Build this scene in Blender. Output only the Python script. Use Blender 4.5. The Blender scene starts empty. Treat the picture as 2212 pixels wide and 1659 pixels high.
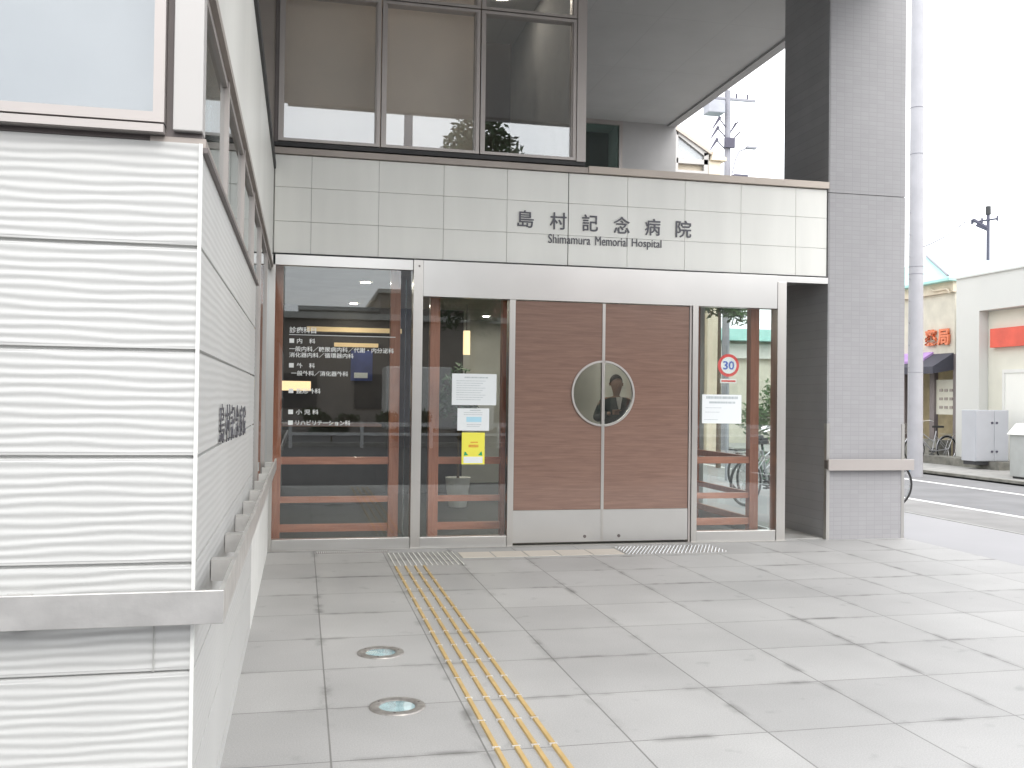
import bpy, bmesh, math, random
from mathutils import Vector, Matrix
random.seed(7)
R = math.radians
C = bpy.context.scene.collection
SC = bpy.context.scene

# ------------------------------------------------------------------ camera, sky, sun
vy = Vector(((651 - 1106) / 2067., -(857 - 829.5) / 2067., -1)).normalized()
vx = Vector(((10500 - 1106) / 2067., -(981 - 829.5) / 2067., -1))
vx = (vx - vy * vx.dot(vy)).normalized()
vz = vx.cross(vy)
cam_d = bpy.data.cameras.new("camera")
cam_d.sensor_width = 36.0
cam_d.lens = 36.0 * 2067 / 2212
cam_d.clip_start = 0.05
cam_d.clip_end = 2000
cam = bpy.data.objects.new("camera", cam_d)
C.objects.link(cam)
M = Matrix((vx, vy, vz)).to_4x4()
M.translation = Vector((0.287, -9.28, 1.45))
cam.matrix_world = M
SC.camera = cam

SUN_EL, SUN_AZ = R(42), R(160)          # azimuth measured clockwise from +y
w = bpy.data.worlds.new("World")
SC.world = w
w.use_nodes = True
nt = w.node_tree
bg = nt.nodes["Background"]
sky = nt.nodes.new("ShaderNodeTexSky")
sky.sky_type = 'NISHITA'
sky.sun_disc = False
sky.sun_elevation = SUN_EL
sky.sun_rotation = SUN_AZ
sky.air_density = 1.0
sky.dust_density = 6.0
hs = nt.nodes.new("ShaderNodeHueSaturation")
hs.inputs['Saturation'].default_value = 0.35
nt.links.new(sky.outputs[0], hs.inputs['Color'])
# cloud deck: pale overcast with soft variation
tc = nt.nodes.new("ShaderNodeTexCoord")
cn = nt.nodes.new("ShaderNodeTexNoise")
cn.inputs['Scale'].default_value = 2.2
cn.inputs['Detail'].default_value = 5
nt.links.new(tc.outputs['Generated'], cn.inputs['Vector'])
cr = nt.nodes.new("ShaderNodeValToRGB")
cr.color_ramp.elements[0].position = 0.3
cr.color_ramp.elements[0].color = (7.7, 8.0, 8.45, 1)
cr.color_ramp.elements[1].position = 0.7
cr.color_ramp.elements[1].color = (11.2, 11.3, 11.5, 1)
nt.links.new(cn.outputs[0], cr.inputs[0])
mx = nt.nodes.new("ShaderNodeMixRGB")
mx.inputs[0].default_value = 0.88
nt.links.new(hs.outputs[0], mx.inputs[1])
nt.links.new(cr.outputs[0], mx.inputs[2])
nt.links.new(mx.outputs[0], bg.inputs[0])
bg.inputs[1].default_value = 0.12

sun_d = bpy.data.lights.new("sun", 'SUN')
sun_d.energy = 0.6
sun_d.angle = R(40)
sun_d.color = (1.0, 0.97, 0.93)
sun = bpy.data.objects.new("sun", sun_d)
C.objects.link(sun)
to_sun = Vector((math.sin(SUN_AZ) * math.cos(SUN_EL), math.cos(SUN_AZ) * math.cos(SUN_EL), math.sin(SUN_EL)))
sun.rotation_euler = to_sun.to_track_quat('Z', 'Y').to_euler()
sun.location = (10, -20, 30)

SC.view_settings.view_transform = 'Standard'
SC.view_settings.look = 'None'
SC.view_settings.gamma = 1
SC.view_settings.exposure = 1.22
SC.render.engine = 'CYCLES'
SC.cycles.use_denoising = True
SC.cycles.max_bounces = 10
SC.cycles.diffuse_bounces = 5
SC.cycles.glossy_bounces = 5
SC.cycles.transparent_max_bounces = 16
SC.cycles.caustics_reflective = False
SC.cycles.caustics_refractive = False

# ------------------------------------------------------------------ materials
MATS = {}
def new_mat(name):
    m = bpy.data.materials.new(name)
    m.use_nodes = True
    MATS[name] = m
    return m, m.node_tree, m.node_tree.nodes['Principled BSDF']

def noise_mul(nt, base, scale, lo, hi, stretch=(1, 1, 1), detail=6, coord='Object'):
    """base colour (rgb or socket) times a noise between lo and hi; returns socket"""
    tc = nt.nodes.new("ShaderNodeTexCoord")
    mp = nt.nodes.new("ShaderNodeMapping")
    mp.inputs['Scale'].default_value = stretch
    nt.links.new(tc.outputs[coord], mp.inputs[0])
    n = nt.nodes.new("ShaderNodeTexNoise")
    n.inputs['Scale'].default_value = scale
    n.inputs['Detail'].default_value = detail
    nt.links.new(mp.outputs[0], n.inputs['Vector'])
    r = nt.nodes.new("ShaderNodeMapRange")
    r.inputs[1].default_value = 0.3; r.inputs[2].default_value = 0.7
    r.inputs[3].default_value = lo; r.inputs[4].default_value = hi
    nt.links.new(n.outputs[0], r.inputs[0])
    mu = nt.nodes.new("ShaderNodeMixRGB"); mu.blend_type = 'MULTIPLY'; mu.inputs[0].default_value = 1
    if isinstance(base, (tuple, list)):
        mu.inputs[1].default_value = (*base, 1)
    else:
        nt.links.new(base, mu.inputs[1])
    nt.links.new(r.outputs[0], mu.inputs[2])
    return mu.outputs[0], n.outputs[0]

def plain(name, col, rough=0.6, metal=0.0, var=0.1, scale=3.0, stretch=(1, 1, 1), bump=0.0, bscale=60, coat=0.0, spec=None):
    m, nt, b = new_mat(name)
    c, _ = noise_mul(nt, col, scale, 1 - var, 1 + var, stretch)
    nt.links.new(c, b.inputs['Base Color'])
    b.inputs['Roughness'].default_value = rough
    b.inputs['Metallic'].default_value = metal
    b.inputs['Coat Weight'].default_value = coat
    if spec is not None: b.inputs['Specular IOR Level'].default_value = spec
    if bump:
        _, n = noise_mul(nt, (1, 1, 1), bscale, 0, 1, stretch)
        bp = nt.nodes.new("ShaderNodeBump"); bp.inputs['Strength'].default_value = bump
        bp.inputs['Distance'].default_value = 0.002
        nt.links.new(n, bp.inputs['Height']); nt.links.new(bp.outputs[0], b.inputs['Normal'])
    return m

def glass(name, tint=(0.86, 0.92, 0.90), f0=0.075, rough=0.0):
    m, nt, b = new_mat(name)
    nt.nodes.remove(b)
    out = nt.nodes['Material Output']
    tr = nt.nodes.new("ShaderNodeBsdfTransparent"); tr.inputs[0].default_value = (*tint, 1)
    gl = nt.nodes.new("ShaderNodeBsdfGlossy"); gl.inputs['Roughness'].default_value = rough
    gl.inputs[0].default_value = (0.95, 0.98, 1, 1)
    lw = nt.nodes.new("ShaderNodeLayerWeight"); lw.inputs[0].default_value = 0.5
    p = nt.nodes.new("ShaderNodeMath"); p.operation = 'POWER'; p.inputs[1].default_value = 5
    nt.links.new(lw.outputs['Facing'], p.inputs[0])
    a = nt.nodes.new("ShaderNodeMath"); a.operation = 'MULTIPLY_ADD'
    a.inputs[1].default_value = 1 - f0; a.inputs[2].default_value = f0
    nt.links.new(p.outputs[0], a.inputs[0])
    mxs = nt.nodes.new("ShaderNodeMixShader")
    nt.links.new(a.outputs[0], mxs.inputs[0]); nt.links.new(tr.outputs[0], mxs.inputs[1]); nt.links.new(gl.outputs[0], mxs.inputs[2])
    nt.links.new(mxs.outputs[0], out.inputs[0])
    return m

def emis(name, col, st):
    m, nt, b = new_mat(name)
    b.inputs['Base Color'].default_value = (*col, 1)
    b.inputs['Emission Color'].default_value = (*col, 1)
    b.inputs['Emission Strength'].default_value = st
    return m

def brick_mat(name, c1, c2, mortar, bw, bh, ms, loc=(0, 0, 0), rot=(0, 0, 0), rough=0.6, bump=0.3, var=0.08, vscale=2.0, smooth=0.1, coord='Object', dirt=False, grain=0.0):
    m, nt, b = new_mat(name)
    tc = nt.nodes.new("ShaderNodeTexCoord")
    mp = nt.nodes.new("ShaderNodeMapping"); mp.inputs['Location'].default_value = loc; mp.inputs['Rotation'].default_value = rot
    nt.links.new(tc.outputs[coord], mp.inputs[0])
    def brick(msz, sm):
        br = nt.nodes.new("ShaderNodeTexBrick")
        br.offset = 0; br.squash = 1
        br.inputs['Scale'].default_value = 1
        br.inputs['Brick Width'].default_value = bw
        br.inputs['Row Height'].default_value = bh
        br.inputs['Mortar Size'].default_value = msz
        br.inputs['Mortar Smooth'].default_value = sm
        br.inputs['Color1'].default_value = (*c1, 1); br.inputs['Color2'].default_value = (*c2, 1); br.inputs['Mortar'].default_value = (*mortar, 1)
        nt.links.new(mp.outputs[0], br.inputs[0])
        return br
    br = brick(ms, smooth)
    col, nz = noise_mul(nt, br.outputs[0], vscale, 1 - var, 1 + var)
    if grain:
        col, _ = noise_mul(nt, col, 160, 1 - grain, 1 + grain, detail=3)
    if dirt:
        b2 = brick(0.05, 1.0)
        _, n2 = noise_mul(nt, (1, 1, 1), 1.7, 0, 1, detail=3)
        _, n3 = noise_mul(nt, (1, 1, 1), 6, 0, 1, detail=6)
        r = nt.nodes.new("ShaderNodeMapRange"); r.inputs[1].default_value = .47; r.inputs[2].default_value = .60
        nt.links.new(n2, r.inputs[0])
        mm = nt.nodes.new("ShaderNodeMath"); mm.operation = 'MULTIPLY'
        nt.links.new(r.outputs[0], mm.inputs[0]); nt.links.new(b2.outputs['Fac'], mm.inputs[1])
        r3 = nt.nodes.new("ShaderNodeMapRange"); r3.inputs[1].default_value = .4; r3.inputs[2].default_value = .6
        nt.links.new(n3, r3.inputs[0])
        m3 = nt.nodes.new("ShaderNodeMath"); m3.operation = 'MULTIPLY'
        nt.links.new(mm.outputs[0], m3.inputs[0]); nt.links.new(r3.outputs[0], m3.inputs[1])
        m4 = nt.nodes.new("ShaderNodeMath"); m4.operation = 'MULTIPLY'; m4.inputs[1].default_value = 0.72
        nt.links.new(m3.outputs[0], m4.inputs[0])
        dk = nt.nodes.new("ShaderNodeMixRGB"); dk.inputs[2].default_value = (0.12, 0.117, 0.11, 1)
        nt.links.new(m4.outputs[0], dk.inputs[0]); nt.links.new(col, dk.inputs[1])
        # scattered gum spots and smudges
        vo = nt.nodes.new("ShaderNodeTexNoise"); vo.inputs['Scale'].default_value = 5.5; vo.inputs['Detail'].default_value = 2
        nt.links.new(tc.outputs[coord], vo.inputs['Vector'])
        r5 = nt.nodes.new("ShaderNodeMapRange"); r5.inputs[1].default_value = .66; r5.inputs[2].default_value = .76; r5.inputs[4].default_value = .28
        nt.links.new(vo.outputs[0], r5.inputs[0])
        dk2 = nt.nodes.new("ShaderNodeMixRGB"); dk2.inputs[2].default_value = (0.13, 0.13, 0.13, 1)
        nt.links.new(r5.outputs[0], dk2.inputs[0]); nt.links.new(dk.outputs[0], dk2.inputs[1])
        col = dk2.outputs[0]
    nt.links.new(col, b.inputs['Base Color'])
    b.inputs['Roughness'].default_value = rough
    if bump:
        inv = nt.nodes.new("ShaderNodeMath"); inv.operation = 'SUBTRACT'; inv.inputs[0].default_value = 1
        nt.links.new(br.outputs['Fac'], inv.inputs[1])
        bp = nt.nodes.new("ShaderNodeBump"); bp.inputs['Strength'].default_value = bump; bp.inputs['Distance'].default_value = 0.004
        nt.links.new(inv.outputs[0], bp.inputs['Height']); nt.links.new(bp.outputs[0], b.inputs['Normal'])
    return m

white_ribbed = plain('white_ribbed', (.525, .525, .51), .45, var=.05, scale=1.2, stretch=(1, 1, .3), bump=.15, bscale=90)
cladding_m = plain('cladding', (.80, .80, .755), .35, var=.045, scale=1.4, stretch=(2.5, 1, .35))
joint_dark = plain('joint_dark', (.07, .07, .065), .7)
joint_mid = plain('joint_mid', (.38, .38, .36), .7)
steel = plain('steel', (.56, .545, .52), .30, 1.0, var=.03, scale=8, stretch=(1, 1, .05), bump=.15, bscale=40)
steel_h = plain('steel_brushed_wide', (.58, .575, .56), .28, 1.0, var=.05, scale=1.2, bump=.1, bscale=4)
steel_worn = plain('steel_worn', (.70, .685, .66), .40, .85, var=.12, scale=9, bump=.5, bscale=25)
alu_pink = plain('alu_frame', (.44, .405, .385), .38, .35, var=.03)
alu_col = plain('alu_column', (.46, .445, .43), .42, .2, var=.02)
alu_dark = plain('alu_shadow_gap', (.16, .14, .135), .5, .3)
black_m = plain('black_flashing', (.03, .03, .032), .5)
bronze = plain('bronze_trim', (.36, .32, .29), .45, .4, var=.08)
beige_cap = plain('beige_coping', (.50, .44, .385), .45, .2, var=.05)
fascia_m = plain('fascia_panel', (.70, .70, .66), .4, var=.10, scale=.9, stretch=(1, 1, .35))
soffit_m = brick_mat('soffit_board', (.50, .50, .49), (.495, .495, .485), (.46, .46, .45), .91, 1.82, .008, bump=.1, var=.04, rough=.75)
render_grey = plain('grey_render', (.44, .435, .43), .8, var=.06)
white_wall = plain('white_wall', (.74, .74, .71), .7, var=.04)
door_wood = None
def wood(name, c1, c2, stretch, rough, coat, wave=0):
    m, nt, b = new_mat(name)
    tc = nt.nodes.new("ShaderNodeTexCoord"); mp = nt.nodes.new("ShaderNodeMapping"); mp.inputs['Scale'].default_value = stretch
    nt.links.new(tc.outputs['Object'], mp.inputs[0])
    n = nt.nodes.new("ShaderNodeTexNoise"); n.inputs['Scale'].default_value = 5; n.inputs['Detail'].default_value = 8; n.inputs['Roughness'].default_value = .65
    n.inputs['Distortion'].default_value = .6
    nt.links.new(mp.outputs[0], n.inputs['Vector'])
    r = nt.nodes.new("ShaderNodeValToRGB"); r.color_ramp.elements[0].position = .35; r.color_ramp.elements[1].position = .68
    r.color_ramp.elements[0].color = (*c1, 1); r.color_ramp.elements[1].color = (*c2, 1)
    nt.links.new(n.outputs[0], r.inputs[0]); nt.links.new(r.outputs[0], b.inputs['Base Color'])
    b.inputs['Roughness'].default_value = rough; b.inputs['Coat Weight'].default_value = coat; b.inputs['Coat Roughness'].default_value = .12
    if wave:
        n2 = nt.nodes.new("ShaderNodeTexNoise"); n2.inputs['Scale'].default_value = 1.6; n2.inputs['Detail'].default_value = 1
        nt.links.new(tc.outputs['Object'], n2.inputs['Vector'])
        bp = nt.nodes.new("ShaderNodeBump"); bp.inputs['Strength'].default_value = wave; bp.inputs['Distance'].default_value = .03
        nt.links.new(n2.outputs[0], bp.inputs['Height']); nt.links.new(bp.outputs[0], b.inputs['Coat Normal'])
    return m
door_wood = wood('door_veneer', (.175, .095, .068), (.25, .146, .108), (.5, 1, 9), .32, .9, wave=.35)
red_wood = wood('red_wood', (.36, .12, .065), (.50, .19, .11), (6, 6, .6), .45, .2)
red_wood_h = wood('red_wood_rail', (.38, .13, .07), (.52, .20, .115), (.6, 6, 6), .45, .2)
clear = glass('clear_glass', (.955, .975, .965), .065)
clear_side = glass('side_glass', (.94, .97, .955), .06)
win_glass = glass('window_glass', (.97, .98, .98), .13)
green_glass = glass('green_glass', (.60, .72, .68), .08)
tile_front = brick_mat('pillar_tile', (.345, .34, .35), (.325, .32, .33), (.303, .30, .308), .0975, .048, .004, rot=(R(90), 0, 0), rough=.45, bump=.25, var=.05, vscale=1.2)
tile_side = brick_mat('pillar_tile_side', (.36, .36, .37), (.335, .335, .345), (.30, .30, .31), .0975, .048, .004, rot=(R(90), 0, R(90)), rough=.5, bump=.25, var=.08)  # same tile as the front, tone set slightly paler against the side's shade
plaza_m = brick_mat('granite_slabs', (.445, .44, .43), (.385, .38, .373), (.22, .215, .207), .63, .66, .0042, loc=(-.425 + .63, .11, 0), rough=.55, bump=.5, var=.09, vscale=1.1, dirt=True, grain=.13)
pave_m = plain('pale_pavement', (.36, .355, .365), .7, var=.04, scale=.8)
asphalt_front = plain('asphalt_dark', (.085, .085, .09), .9, var=.14, scale=1.3, bump=.5, bscale=120)
asphalt = plain('asphalt', (.215, .215, .22), .9, var=.14, scale=1.3, bump=.5, bscale=120)
asphalt_shoulder = plain('asphalt_worn', (.28, .275, .27), .9, var=.12, scale=1.8, bump=.5, bscale=120)
concrete = plain('concrete', (.36, .355, .34), .85, var=.18, scale=4)
concrete_dark = plain('concrete_stained', (.22, .215, .19), .85, var=.3, scale=6)
ground_m = plain('far_ground', (.26, .26, .25), .9, var=.1, scale=.2)
paint = plain('road_paint', (.80, .80, .79), .7, var=.08, scale=9)
sign_grey = plain('sign_letter_grey', (.095, .095, .11), .4, .3)
vinyl = plain('white_vinyl', (.85, .87, .86), .6)
paper = plain('paper', (.80, .83, .84), .8, var=.02)
paper_blue = plain('paper_blue', (.45, .72, .85), .8)
print_grey = plain('print_grey', (.45, .50, .52), .8)
yellow_paper = plain('yellow_paper', (.86, .80, .10), .7, var=.02)
orange_ink = plain('orange_ink', (.75, .30, .05), .7)
green_ink = plain('green_ink', (.03, .36, .14), .7)
yellow_bar = plain('yellow_resin', (.54, .375, .155), .45, var=.1, scale=12)
bar_clip_m = plain('clip_steel', (.75, .73, .70), .35, .5)
beige_tile = plain('beige_tile', (.66, .61, .54), .6, var=.06)
lens_m = glass('uplight_lens', (.90, .97, .98), .16)
reflector = plain('uplight_reflector', (.70, .84, .86), .25, .3, var=.2, scale=14)
pole_m = plain('pole_concrete', (.42, .42, .445), .75, var=.07, scale=3)
pole_far = plain('pole_grey', (.29, .29, .325), .75)
pole_dark = plain('pole_dark', (.09, .085, .12), .7)
trafo = plain('transformer_grey', (.38, .39, .43), .6)
wire_m = plain('wire', (.12, .12, .14), .6)
mint = plain('mint_roof', (.40, .72, .68), .5, var=.05)
cream = plain('cream_band', (.75, .66, .52), .6)
cream_wall = plain('cream_wall', (.66, .63, .54), .8)
bld_white = plain('white_building', (.66, .665, .64), .75, var=.03, scale=.6)
bld_ivory = plain('ivory_recess', (.72, .71, .62), .75, var=.03)
red_band_m = plain('red_band', (.72, .11, .07), .5)
orange_sign = plain('orange_letters', (.78, .22, .10), .45)
cabinet_m = plain('cabinet_paint', (.52, .535, .575), .45, var=.03)
cabinet_g = plain('cabinet_green_grey', (.46, .48, .47), .5)
awning_m = plain('purple_awning', (.48, .30, .62), .8)
awning_dark = plain('dark_canvas', (.07, .07, .09), .8)
shop_in = plain('shop_inside', (.55, .47, .30), .8, var=.2, scale=3)
dark_m = plain('dark_stuff', (.05, .05, .055), .7)
black_rub = plain('rubber', (.03, .03, .03), .8)
chrome = plain('chrome', (.75, .75, .75), .2, 1)
blue_paint = plain('bike_blue', (.03, .20, .33), .3, coat=.6)
silver_paint = plain('bike_silver', (.5, .5, .52), .3, .6)
green_paint = plain('bike_green', (.10, .20, .12), .3)
leaf = plain('leaf', (.07, .14, .045), .6, var=.4, scale=6)
leaf2 = plain('leaf_dark', (.035, .075, .03), .6, var=.4, scale=6)
bark = plain('bark', (.12, .09, .06), .9)
in_wall = plain('interior_wall', (.62, .62, .58), .8, var=.08)
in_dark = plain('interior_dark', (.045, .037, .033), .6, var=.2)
in_floor = plain('interior_floor', (.045, .045, .043), .5)
in_ceiling = plain('interior_ceiling', (.5, .5, .48), .8)
blind = plain('roller_blind', (.88, .79, .70), .85, var=.04)
def _translucent(m, f):
    nt = m.node_tree; b = nt.nodes['Principled BSDF']; out = nt.nodes['Material Output']
    t = nt.nodes.new('ShaderNodeBsdfTranslucent'); nt.links.new(b.inputs['Base Color'].links[0].from_socket, t.inputs[0])
    mxs = nt.nodes.new('ShaderNodeMixShader'); mxs.inputs[0].default_value = f
    nt.links.new(b.outputs[0], mxs.inputs[1]); nt.links.new(t.outputs[0], mxs.inputs[2]); nt.links.new(mxs.outputs[0], out.inputs[0])
_translucent(blind, .35)
pane_fill = plain('pane_tone_fill', (.20, .205, .215), .85, var=.05)  # tone that adds to the sky reflection in the wing front window
lamp_w = emis('downlight_glow', (1.0, .93, .78), 130)
lamp_u = emis('upper_lamp_glow', (1.0, .90, .77), 13)
warm = emis('warm_glow', (1.0, .74, .42), .55)
warm_reflect = emis('warm_reflection_glow', (.75, .55, .30), .16)  # faint emission imitating a brownish reflection of warm light, not a lamp
poster_b = plain('poster_blue', (.05, .07, .24), .5, var=.3, scale=4)
bld_dark = plain('opposite_building', (.25, .225, .205), .8, var=.08, scale=.4)
bld_brick = plain('opposite_brick', (.28, .13, .10), .8, var=.1)
bld_pale = plain('opposite_pale', (.50, .49, .46), .8)
rail_white = plain('guard_rail_white', (.74, .74, .74), .5)
van_white = plain('van_white', (.78, .78, .76), .3, coat=.5)
sign_red = plain('sign_red', (.75, .05, .05), .4)
sign_blue = plain('sign_blue', (.05, .12, .55), .4)
sign_white = plain('sign_white', (.85, .85, .85), .4)
skin_m = plain('skin', (.24, .15, .11), .5)
jacket_m = plain('jacket_cloth', (.035, .045, .045), .85)
trouser_m = plain('trouser_cloth', (.03, .03, .035), .85)
hair_m = plain('hair', (.02, .018, .016), .6)
shirt_m = plain('shirt', (.55, .55, .55), .8)

# ------------------------------------------------------------------ mesh helpers
class MB:
    def __init__(s): s.v = []; s.f = []; s.mi = []; s.cur = 0
    def add(s, vs, fs):
        n = len(s.v); s.v += [tuple(v) for v in vs]; s.f += [tuple(i + n for i in f) for f in fs]; s.mi += [s.cur] * len(fs)
        return s
    def box(s, x0, x1, y0, y1, z0, z1, rot=None, piv=None):
        vs = [(x, y, z) for x in (x0, x1) for y in (y0, y1) for z in (z0, z1)]
        if rot is not None:
            p = Vector(piv) if piv else Vector(((x0 + x1) / 2, (y0 + y1) / 2, (z0 + z1) / 2))
            vs = [tuple(rot @ (Vector(v) - p) + p) for v in vs]
        return s.add(vs, [(0, 1, 3, 2), (4, 6, 7, 5), (0, 4, 5, 1), (2, 3, 7, 6), (0, 2, 6, 4), (1, 5, 7, 3)])
    def cyl(s, p0, p1, r0, r1=None, n=12, caps=True):
        r1 = r0 if r1 is None else r1
        p0, p1 = Vector(p0), Vector(p1); d = (p1 - p0).normalized()
        a = d.orthogonal().normalized(); b = d.cross(a)
        vs = []
        for p, r in ((p0, r0), (p1, r1)):
            for i in range(n):
                t = 2 * math.pi * i / n
                vs.append(p + (a * math.cos(t) + b * math.sin(t)) * r)
        fs = [(i, (i + 1) % n, n + (i + 1) % n, n + i) for i in range(n)]
        if caps: fs += [tuple(range(n))[::-1], tuple(range(n, 2 * n))]
        return s.add(vs, fs)
    def tube(s, pts, r, n=8):
        for a, b in zip(pts[:-1], pts[1:]): s.cyl(a, b, r, n=n)
        return s
    def ring(s, c, ax, R0, r, n=32, m=8, a0=0, a1=2 * math.pi):
        ax = Vector(ax).normalized(); u = ax.orthogonal().normalized()
        if abs(ax.z) < .5: u = Vector((0, 0, 1))
        v = ax.cross(u); c = Vector(c); vs = []
        full = abs(a1 - a0 - 2 * math.pi) < 1e-4
        k = n if full else n + 1
        for i in range(k):
            t = a0 + (a1 - a0) * i / n; d = u * math.cos(t) + v * math.sin(t)
            for j in range(m):
                q = 2 * math.pi * j / m
                vs.append(c + d * (R0 + r * math.cos(q)) + ax * r * math.sin(q))
        fs = []
        for i in range(n):
            i2 = (i + 1) % k
            for j in range(m): fs.append((i * m + j, i * m + (j + 1) % m, i2 * m + (j + 1) % m, i2 * m + j))
        return s.add(vs, fs)
    def lathe(s, c, prof, n=40):
        vs = []; fs = []
        for r, z in prof:
            for i in range(n):
                t = 2 * math.pi * i / n; vs.append((c[0] + r * math.cos(t), c[1] + r * math.sin(t), c[2] + z))
        for k in range(len(prof) - 1):
            for i in range(n): fs.append((k * n + i, k * n + (i + 1) % n, (k + 1) * n + (i + 1) % n, (k + 1) * n + i))
        return s.add(vs, fs)
    def prism(s, poly, axis, a, b):
        """poly in the two other axes, extruded along axis from a to b"""
        def P(p, t):
            return {'x': (t, p[0], p[1]), 'y': (p[0], t, p[1]), 'z': (p[0], p[1], t)}[axis]
        n = len(poly); vs = [P(p, a) for p in poly] + [P(p, b) for p in poly]
        fs = [(i, (i + 1) % n, n + (i + 1) % n, n + i) for i in range(n)] + [tuple(range(n))[::-1], tuple(range(n, 2 * n))]
        return s.add(vs, fs)
    def build(s, name, mat, parent=None, bevel=0, smooth=False, loc=None):
        off = Vector(parent['_o']) if parent is not None else (Vector(loc) if loc else Vector((0, 0, 0)))
        me = bpy.data.meshes.new(name)
        me.from_pydata([tuple(Vector(v) - off) for v in s.v], [], s.f)
        for m in (mat if isinstance(mat, (list, tuple)) else [mat]): me.materials.append(m)
        bm = bmesh.new(); bm.from_mesh(me)
        for f, i in zip(bm.faces, s.mi): f.material_index = i
        bmesh.ops.recalc_face_normals(bm, faces=bm.faces); bm.to_mesh(me); bm.free()
        if smooth:
            for p in me.polygons: p.use_smooth = True
        o = bpy.data.objects.new(name, me); C.objects.link(o)
        if parent is not None: o.parent = parent
        else: o.location = off
        o['_o'] = tuple(off)
        if bevel:
            b = o.modifiers.new('bevel', 'BEVEL'); b.width = bevel; b.segments = 2; b.limit_method = 'ANGLE'
        return o

def box(*a, **k): return MB().box(*a, **k)
def tag(o, label, cat, group=None):
    o['label'] = label; o['category'] = cat
    if group: o['group'] = group
    return o
def thing(name, label, cat, loc=(0, 0, 0), group=None):
    o = bpy.data.objects.new(name, None); C.objects.link(o); o.location = loc; o['_o'] = tuple(loc)
    o.empty_display_size = .2
    return tag(o, label, cat, group)
def struct(o): o['kind'] = 'structure'; return o
def copy_tree(o, parent=None):
    c = o.copy(); C.objects.link(c)
    if parent is not None: c.parent = parent
    for ch in list(o.children): copy_tree(ch, c)
    return c

def text_obj(name, s, mat, fit, axis='y', depth=.004, bold=0.0, parent=None, at=0.0):
    """text as a real solid mesh, fitted in the box fit=(a0,a1,z0,z1) on plane y=at (reads along +x) or x=at (reads along +y or -y)"""
    cu = bpy.data.curves.new(name, 'FONT'); cu.body = s; cu.size = 1; cu.extrude = .02; cu.offset = bold; cu.resolution_u = 3
    t = bpy.data.objects.new(name, cu); C.objects.link(t)
    dg = bpy.context.evaluated_depsgraph_get(); dg.update()
    me = bpy.data.meshes.new_from_object(t.evaluated_get(dg))
    bpy.data.objects.remove(t); bpy.data.curves.remove(cu)
    xs = [v.co.x for v in me.vertices]; ys = [v.co.y for v in me.vertices]
    x0, x1, y0, y1 = min(xs), max(xs), min(ys), max(ys)
    a0, a1, z0, z1 = fit
    if z0 is None: z0 = z1 - (y1 - y0) * abs(a1 - a0) / (x1 - x0)
    off = Vector(parent['_o']) if parent is not None else Vector((0, 0, 0))
    for v in me.vertices:
        a = a0 + (v.co.x - x0) / (x1 - x0) * (a1 - a0); z = z0 + (v.co.y - y0) / (y1 - y0) * (z1 - z0); d = v.co.z / .02 * depth / 2
        p = {'y': Vector((a, at - depth / 2 - d, z)), '+x': Vector((at + depth / 2 + d, a, z)), '-x': Vector((at - depth / 2 - d, a, z))}[axis]
        v.co = p - off
    me.materials.clear(); me.materials.append(mat)
    o = bpy.data.objects.new(name, me); C.objects.link(o)
    if parent is not None: o.parent = parent
    o['_o'] = tuple(off)
    return o

# ------------------------------------------------------------------ setting
struct(MB().add([(-400, -400, -.03), (400, -400, -.03), (400, 400, -.03), (-400, 400, -.03)], [(0, 1, 2, 3)]).build('ground', ground_m))
struct(box(-12, 6.70, -6.72, 0.03, -.025, 0).build('entrance_paving', plaza_m))
struct(MB().prism([(6.706, -6.72), (8.24, -6.72), (8.24, 30), (5.2, 30), (5.2, 2.3), (5.2, .036), (6.706, .036)], 'z', -.025, -.001).build('pavement', pave_m))
struct(box(6.70, 6.706, -6.72, .0, -.02, -.004).build('paving_joint', joint_dark))
struct(box(8.24, 8.30, -6.72, 60, -.025, .004).build('kerb', concrete))
struct(box(8.30, 9.50, -6.72, 60, -.028, -.012).build('road_shoulder', asphalt_shoulder))
struct(box(9.50, 13.1, -6.72, 60, -.028, -.012).build('road', asphalt))
struct(box(-60, 60, -30, -6.73, -.03, -.010).build('front_road', asphalt_front))
struct(box(9.46, 9.58, -9.2, 60, -.02, -.007).build('white_line', paint))
m = box(11.80, 11.93, -9.2, 60, -.02, -.007).build('white_line', paint); struct(m)
struct(box(-60, 60, -17.6, -17.45, -.02, -.011).build('white_line', paint))
struct(box(13.1, 15.9, -9, 60, -.028, .02).build('far_pavement', concrete))
struct(box(13.1, 13.22, -9, 60, -.02, .07).build('far_kerb', concrete_dark))
struct(box(-60, 60, -19.6, -19.4, -.02, .12).build('opposite_kerb', concrete))

# ------------------------------------------------------------------ hospital building
B = thing('hospital_building', 'white and grey hospital entrance block with ribbed left wing and glass doors', 'building')

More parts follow.
